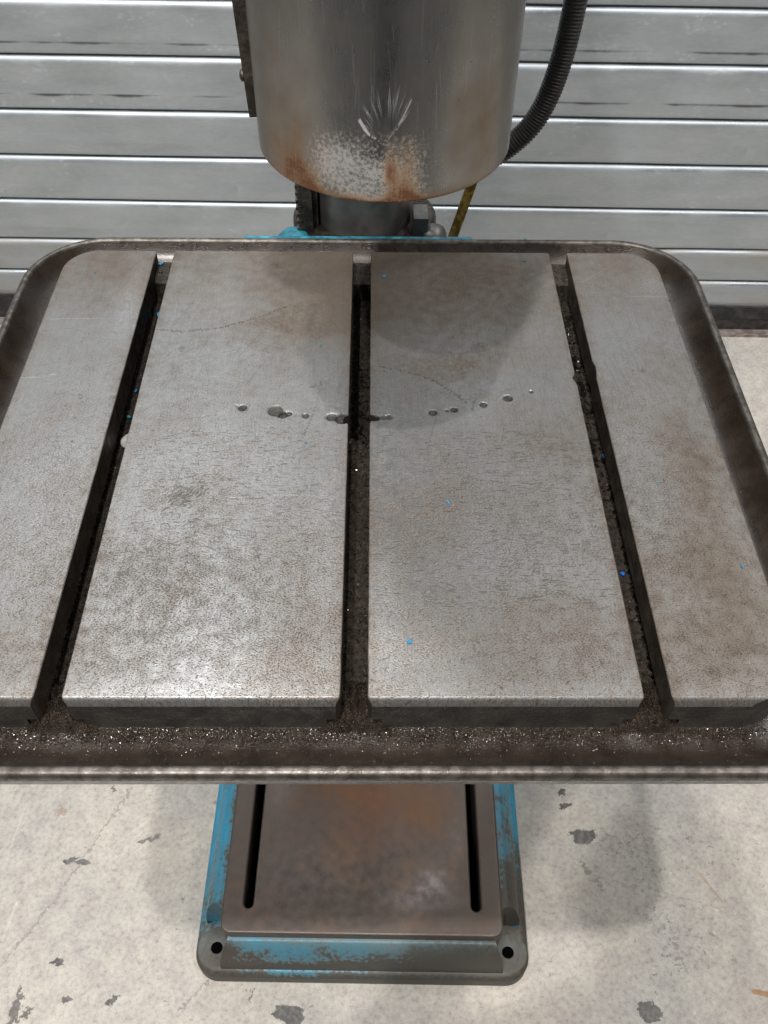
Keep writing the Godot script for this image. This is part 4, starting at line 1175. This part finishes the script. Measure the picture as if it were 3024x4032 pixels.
func swarf() -> void:
	rng.seed = 301
	var b := MB.new()
	var n := FastNoiseLite.new(); n.seed = 4; n.frequency = 0.02
	for i in 14000:
		var x := rng.randf_range(-0.3, 0.3)
		var d := absf(rng.randfn(0.004, 0.0055)) if i % 5 else rng.randf_range(0.001, 0.03)
		if n.get_noise_2d(x * 2500, d * 4000) < rng.randf_range(-0.8, 0.25): continue
		if d > 0.036: continue
		chips(b, Vector3(x, channel_y(d) + 0.0005, ZF + 0.002 + d), rng.randf_range(0.0002, 0.0006))
	for i in 900:   # sparse along both sides
		var z := rng.randf_range(-0.2, 0.25); var d := absf(rng.randfn(0.008, 0.008))
		var s := -1 if rng.randf() < 0.4 else 1
		if d < 0.03: chips(b, Vector3(s * (XO + 0.001 + d), channel_y(d) + 0.0004, z), rng.randf_range(0.0002, 0.0006))
	var o := put("swarf", b, M.chip, self, 5)
	tag(o, "fine glittering metal swarf along the gutter round the table", "swarf", "", "stuff")
	var gb := MB.new()
	for i in 9000:   # dull grains among the bright ones
		var x := rng.randf_range(-0.3, 0.3)
		var d := absf(rng.randfn(0.002, 0.007))
		if n.get_noise_2d(x * 1800 + 50, d * 3000) < rng.randf_range(-0.6, 0.3) or d > 0.03: continue
		chips(gb, Vector3(x, channel_y(d) + 0.0004, ZF + 0.002 + d), rng.randf_range(0.0004, 0.0012))
	var go := put("grit", gb, M.sludge, self, 5)
	tag(go, "dull brown grit caked along the front gutter of the table", "grit", "", "stuff")
	for k in 3:
		var x0: float = [-0.2, 0.0, 0.2][k]
		var c := MB.new()
		for i in 420:
			var z := 0.265 - absf(rng.randfn(0, 0.14))
			if z < -0.2: continue
			chips(c, Vector3(x0 + rng.randf_range(-0.012, 0.012), T - 0.0335 + rng.randf() * 0.0006, z), rng.randf_range(0.0002, 0.0006))
		if k == 2:
			for i in 260:
				var z: float = [-0.17, -0.14, -0.07, -0.045, 0.0, 0.02, -0.1][rng.randi() % 7] + rng.randfn(0, 0.009)
				chips(c, Vector3(x0 + rng.randfn(0.002, 0.005), T - 0.033 + rng.randf() * 0.0025, z), rng.randf_range(0.0003, 0.0009))
		var q := put("slot_swarf", c, M.chip, self, 5)
		tag(q, ["metal specks scattered along the floor of the left slot", "metal specks scattered along the floor of the centre slot", "metal specks scattered along the floor of the right slot"][k], "swarf", "", "stuff")
	# heaps where the slots open into the front gutter
	for k in 3:
		var x0: float = [-0.199, 0.0005, 0.199][k]
		var h := MB.new()
		var nn := FastNoiseLite.new(); nn.seed = 20 + k; nn.frequency = 0.08
		var rows := []
		for i in 17:
			var z := lerpf(0.236, 0.2765, i / 16.0)
			var row := PackedVector3Array()
			for j in 41:
				var u := lerpf(-1, 1, j / 40.0)
				var wd := 0.0235 + 0.003 * nn.get_noise_2d(i * 9.0, k * 50.0)
				var x := x0 + u * wd
				var f := clampf((1 - absf(u)) * 3.0, 0, 1) * (0.75 + 0.5 * (1 - absf(u))) * clampf((0.2765 - z) / 0.004, 0, 1) * clampf((z - 0.236) / 0.012, 0, 1)
				row.append(Vector3(x, T - 0.0358 + f * (0.0075 + 0.006 * nn.get_noise_2d(x * 3000, z * 3000) + 0.0025 * nn.get_noise_2d(x * 9000, z * 9000)), z))
			rows.append(row)
		h.grid(rows)
		for i in 420:
			var u := rng.randfn(0, 0.5)
			if absf(u) < 1: chips(h, Vector3(x0 + u * 0.02, T - 0.028 + rng.randfn(0, 0.0012) - 0.006 * u * u, rng.randf_range(0.25, 0.2755)), rng.randf_range(0.0002, 0.0007))
		var e := put("swarf_heap", h, M.sludge, self, 60)
		tag(e, ["caked brown swarf heap at the front mouth of the left slot", "caked brown swarf heap at the front mouth of the centre slot", "caked brown swarf heap at the front mouth of the right slot"][k], "swarf heap", "caked swarf at the slot mouths")

func lump(b: MB, c: Vector3, r: float) -> void:
	var rows := []
	for i in 5:
		var a := i / 4.0 * PI / 2
		var row := PackedVector3Array()
		for j in 8:
			var t := j * TAU / 8
			var q: float = r * rng.randf_range(0.75, 1.2) * cos(a)
			row.append(c + Vector3(cos(t) * q, r * 0.8 * sin(a), sin(t) * q * 1.1))
		rows.append(row)
	b.grid(rows, false, true)

func sludge() -> void:
	rng.seed = 401
	var b := MB.new()
	for i in 300:
		var z := rng.randf_range(-0.2, 0.07)
		if i % 3 == 0: z = [-0.17, -0.07, -0.045, 0.0, 0.02, -0.1][rng.randi() % 6] + rng.randfn(0, 0.006)
		lump(b, Vector3(0.2 + rng.randfn(0.002, 0.005), T - 0.035, z), rng.randf_range(0.0006, 0.0018) if i % 3 else rng.randf_range(0.0012, 0.0036))
	for i in 160:
		var z := rng.randf_range(0.05, 0.25)
		lump(b, Vector3(0.2115 + rng.randfn(0, 0.001), T - 0.035, z), rng.randf_range(0.0007, 0.002))
	var o := put("oily_sludge", b, M.oil, self, 70)
	tag(o, "lumps of glossy black oily sludge lying in the right slot", "sludge", "", "stuff")
	var c := MB.new()
	for i in 260:
		var z := rng.randf_range(-0.1, 0.02)
		if i % 4 == 0: z = rng.randf_range(0.02, 0.26)
		lump(c, Vector3(rng.randfn(0, 0.005), T - 0.035, z), rng.randf_range(0.0004, 0.0012) if i % 4 == 0 or i % 3 else rng.randf_range(0.001, 0.0024))
	var q := put("oily_sludge", c, M.oil, self, 70)
	tag(q, "glossy black oily sludge lying in the centre slot", "sludge", "", "stuff")
	var d := MB.new()
	for i in 160:
		lump(d, Vector3(-0.2118 + rng.randfn(0, 0.001), T - 0.035, rng.randf_range(-0.05, 0.26)), rng.randf_range(0.0006, 0.002))
	var e := put("oily_sludge", d, M.oil, self, 70)
	tag(e, "thin line of dark oily sludge along the left slot", "sludge", "", "stuff")
	# pale disc under the lip of the left slot
	var k := MB.new()
	lathe(k, Vector3.ZERO, [Vector2(0.0, 0.0), Vector2(0.0078, 0.0), Vector2(0.0084, 0.0004), Vector2(0.0084, 0.0013), Vector2(0.0078, 0.0017), Vector2(0.0, 0.0017)], 32)
	var m := put("metal_disc", k, M.disc, self, 40)
	m.position = Vector3(-0.1972, T - 0.0262, 0.0075)
	m.rotation = Vector3(0.08, 0, 0.12)
	tag(m, "small pale grey disc lodged half under the edge of the left slot", "disc")

# ------------------------------------------------------------------ who takes the photograph: shows as the dark band in the guard
func nets(bones: Array, cell: float, blend: float, b: MB) -> void:   # bones: [from, to, radius, radius]
	var lo := Vector3.ONE * 1e9; var hi := -lo
	for e in bones:
		for k in 2: lo = lo.min(e[k] - Vector3.ONE * (e[2 + k] + 0.06)); hi = hi.max(e[k] + Vector3.ONE * (e[2 + k] + 0.06))
	var n := Vector3i(((hi - lo) / cell).ceil()) + Vector3i.ONE
	var f := PackedFloat32Array(); f.resize(n.x * n.y * n.z); f.fill(1.0)
	for e in bones:
		var r: float = maxf(e[2], e[3]) + 0.055
		var a0 := Vector3i(((e[0].min(e[1]) - Vector3.ONE * r - lo) / cell).floor()).max(Vector3i.ZERO)
		var a1 := Vector3i(((e[0].max(e[1]) + Vector3.ONE * r - lo) / cell).ceil()).min(n - Vector3i.ONE)
		var d: Vector3 = e[1] - e[0]
		var dd := maxf(d.length_squared(), 1e-9)
		for z in range(a0.z, a1.z + 1):
			for y in range(a0.y, a1.y + 1):
				for x in range(a0.x, a1.x + 1):
					var p: Vector3 = lo + Vector3(x, y, z) * cell - e[0]
					var t := clampf(p.dot(d) / dd, 0, 1)
					var q: float = (p - d * t).length() - lerpf(e[2], e[3], t)
					var i := (z * n.y + y) * n.x + x
					var h := clampf(0.5 + 0.5 * (f[i] - q) / blend, 0, 1)
					f[i] = lerpf(f[i], q, h) - blend * h * (1 - h)
	var at := {}
	var st := [1, n.x, n.x * n.y]
	for z in n.z - 1:
		for y in n.y - 1:
			for x in n.x - 1:
				var i := (z * n.y + y) * n.x + x
				var s := Vector3.ZERO; var c := 0
				for e in 12:
					var ax := e / 4; var u := (ax + 1) % 3; var w := (ax + 2) % 3
					var o := Vector3i.ZERO
					o[u] = e & 1; o[w] = (e >> 1) & 1
					var k: int = i + o.x + o.y * st[1] + o.z * st[2]
					var va := f[k]; var vb: float = f[k + st[ax]]
					if (va < 0) != (vb < 0):
						var g := Vector3(o); g[ax] += va / (va - vb); s += g; c += 1
				if c: at[i] = lo + (Vector3(x, y, z) + s / c) * cell
	for z in range(1, n.z - 1):
		for y in range(1, n.y - 1):
			for x in range(1, n.x - 1):
				var i := (z * n.y + y) * n.x + x
				for ax in 3:
					if (f[i] < 0) == (f[i + st[ax]] < 0): continue
					var u: int = st[(ax + 1) % 3]; var w: int = st[(ax + 2) % 3]
					if f[i] < 0: b.quad(at[i - u - w], at[i - w], at[i], at[i - u])
					else: b.quad(at[i - u - w], at[i - u], at[i], at[i - w])

func photographer() -> void:
	var o := Vector3(0.02, 0, 1.02)
	var bones := [
		[Vector3(0, 0.95, 0), Vector3(0, 1.08, 0), 0.13, 0.125], [Vector3(0, 1.1, 0), Vector3(0, 1.3, -0.03), 0.125, 0.14], [Vector3(-0.08, 1.3, -0.03), Vector3(0.08, 1.3, -0.03), 0.12, 0.12],
		[Vector3(-0.15, 1.4, -0.04), Vector3(0.15, 1.4, -0.04), 0.06, 0.06], [Vector3(0, 1.42, -0.04), Vector3(0, 1.52, -0.07), 0.055, 0.05],
		[Vector3(0, 1.6, -0.11), Vector3(0, 1.68, -0.09), 0.078, 0.092], [Vector3(0, 1.565, -0.15), Vector3(0, 1.6, -0.15), 0.04, 0.05], [Vector3(0, 1.61, -0.19), Vector3(0, 1.635, -0.18), 0.014, 0.01],
		[Vector3(-0.082, 1.62, -0.1), Vector3(-0.085, 1.65, -0.1), 0.014, 0.018], [Vector3(0.082, 1.62, -0.1), Vector3(0.085, 1.65, -0.1), 0.014, 0.018]]
	for s in [-1, 1]:
		bones.append([Vector3(0.18 * s, 1.39, -0.04), Vector3(0.23 * s, 1.17, -0.14), 0.058, 0.048])
		bones.append([Vector3(0.23 * s, 1.17, -0.14), Vector3(0.1 * s, 1.4, -0.31), 0.047, 0.032])
		bones.append([Vector3(0.1 * s, 1.4, -0.31), Vector3(0.078 * s, 1.45, -0.345), 0.032, 0.036])
		for k in 4: bones.append([Vector3(0.088 * s - 0.006 * s * k, 1.45 + 0.011 * k, -0.35 + 0.004 * k), Vector3((0.03 - 0.002 * k) * s, 1.462 + 0.016 * k, -0.385 + 0.003 * k), 0.0105, 0.0085])
		bones.append([Vector3(0.075 * s, 1.455, -0.33), Vector3(0.045 * s, 1.5, -0.33), 0.012, 0.009])
		bones.append([Vector3(0.09 * s, 0.93, 0), Vector3(0.1 * s, 0.5, -0.01), 0.095, 0.066])
		bones.append([Vector3(0.1 * s, 0.5, -0.01), Vector3(0.11 * s, 0.1, 0.03), 0.066, 0.048])
		bones.append([Vector3(0.11 * s, 0.055, 0.04), Vector3(0.13 * s, 0.035, -0.15), 0.05, 0.035])
	for e in bones: e[0] += o; e[1] += o
	var b := MB.new()
	nets(bones, 0.016, 0.03, b)
	var p := put("person", b, M.cloth, self, 80)
	tag(p, "person in a dark jacket and trousers standing in front of the drill to photograph it", "person")

func _ready() -> void:
	var cam := Camera3D.new()
	cam.name = "camera"
	cam.fov = 58.901
	cam.near = 0.05
	cam.far = 60.0
	add_child(cam)
	var yaw := deg_to_rad(0.9329); var pitch := deg_to_rad(49.32); var roll := deg_to_rad(0.851)
	var fw := Vector3(sin(yaw) * cos(pitch), -sin(pitch), -cos(yaw) * cos(pitch))
	var rt := Vector3(cos(yaw), 0, sin(yaw))
	var up := rt.cross(fw)
	cam.transform = Transform3D(Basis(cos(roll) * rt + sin(roll) * up, -sin(roll) * rt + cos(roll) * up, -fw), Vector3(0.0131, T + 0.529, 0.5642))
	var we := WorldEnvironment.new(); we.name = "environment"
	var env := Environment.new()
	env.background_mode = Environment.BG_COLOR
	env.background_color = Color(0.5, 0.5, 0.505)
	env.background_energy_multiplier = 0.6
	env.tonemap_mode = Environment.TONE_MAPPER_LINEAR
	env.tonemap_exposure = 0.94
	env.sdfgi_enabled = true; env.ssao_enabled = true; env.ssil_enabled = true
	we.environment = env
	add_child(we)
	materials()
	lamp(-0.3, 5.4, 1.15, 15.0, "square ceiling lamp almost straight above the drill table", Vector2(0.1, 0.1))
	lamp(-1.0, 5.4, 2.8, 21.0, "square ceiling lamp behind the viewer", Vector2(0.12, 0.12))
	lamp(2.6, 5.4, 1.6, 10.0, "long strip lamp off to the right, on the ceiling", Vector2(0.3, 2.4))
	lamp(-3.2, 5.4, 0.6, 11.0, "long strip lamp far off to the left, on the ceiling", Vector2(0.3, 2.4))
	lamp(1.7, 4.3, -0.85, 3.0, "square lamp high by the shutter on the right")
	lamp(-0.7, 4.0, -0.95, 3.2, "square lamp high by the shutter on the left")
	ground()
	shutter()
	drill_press()
	swarf()
	sludge()
	flecks()
	photographer()
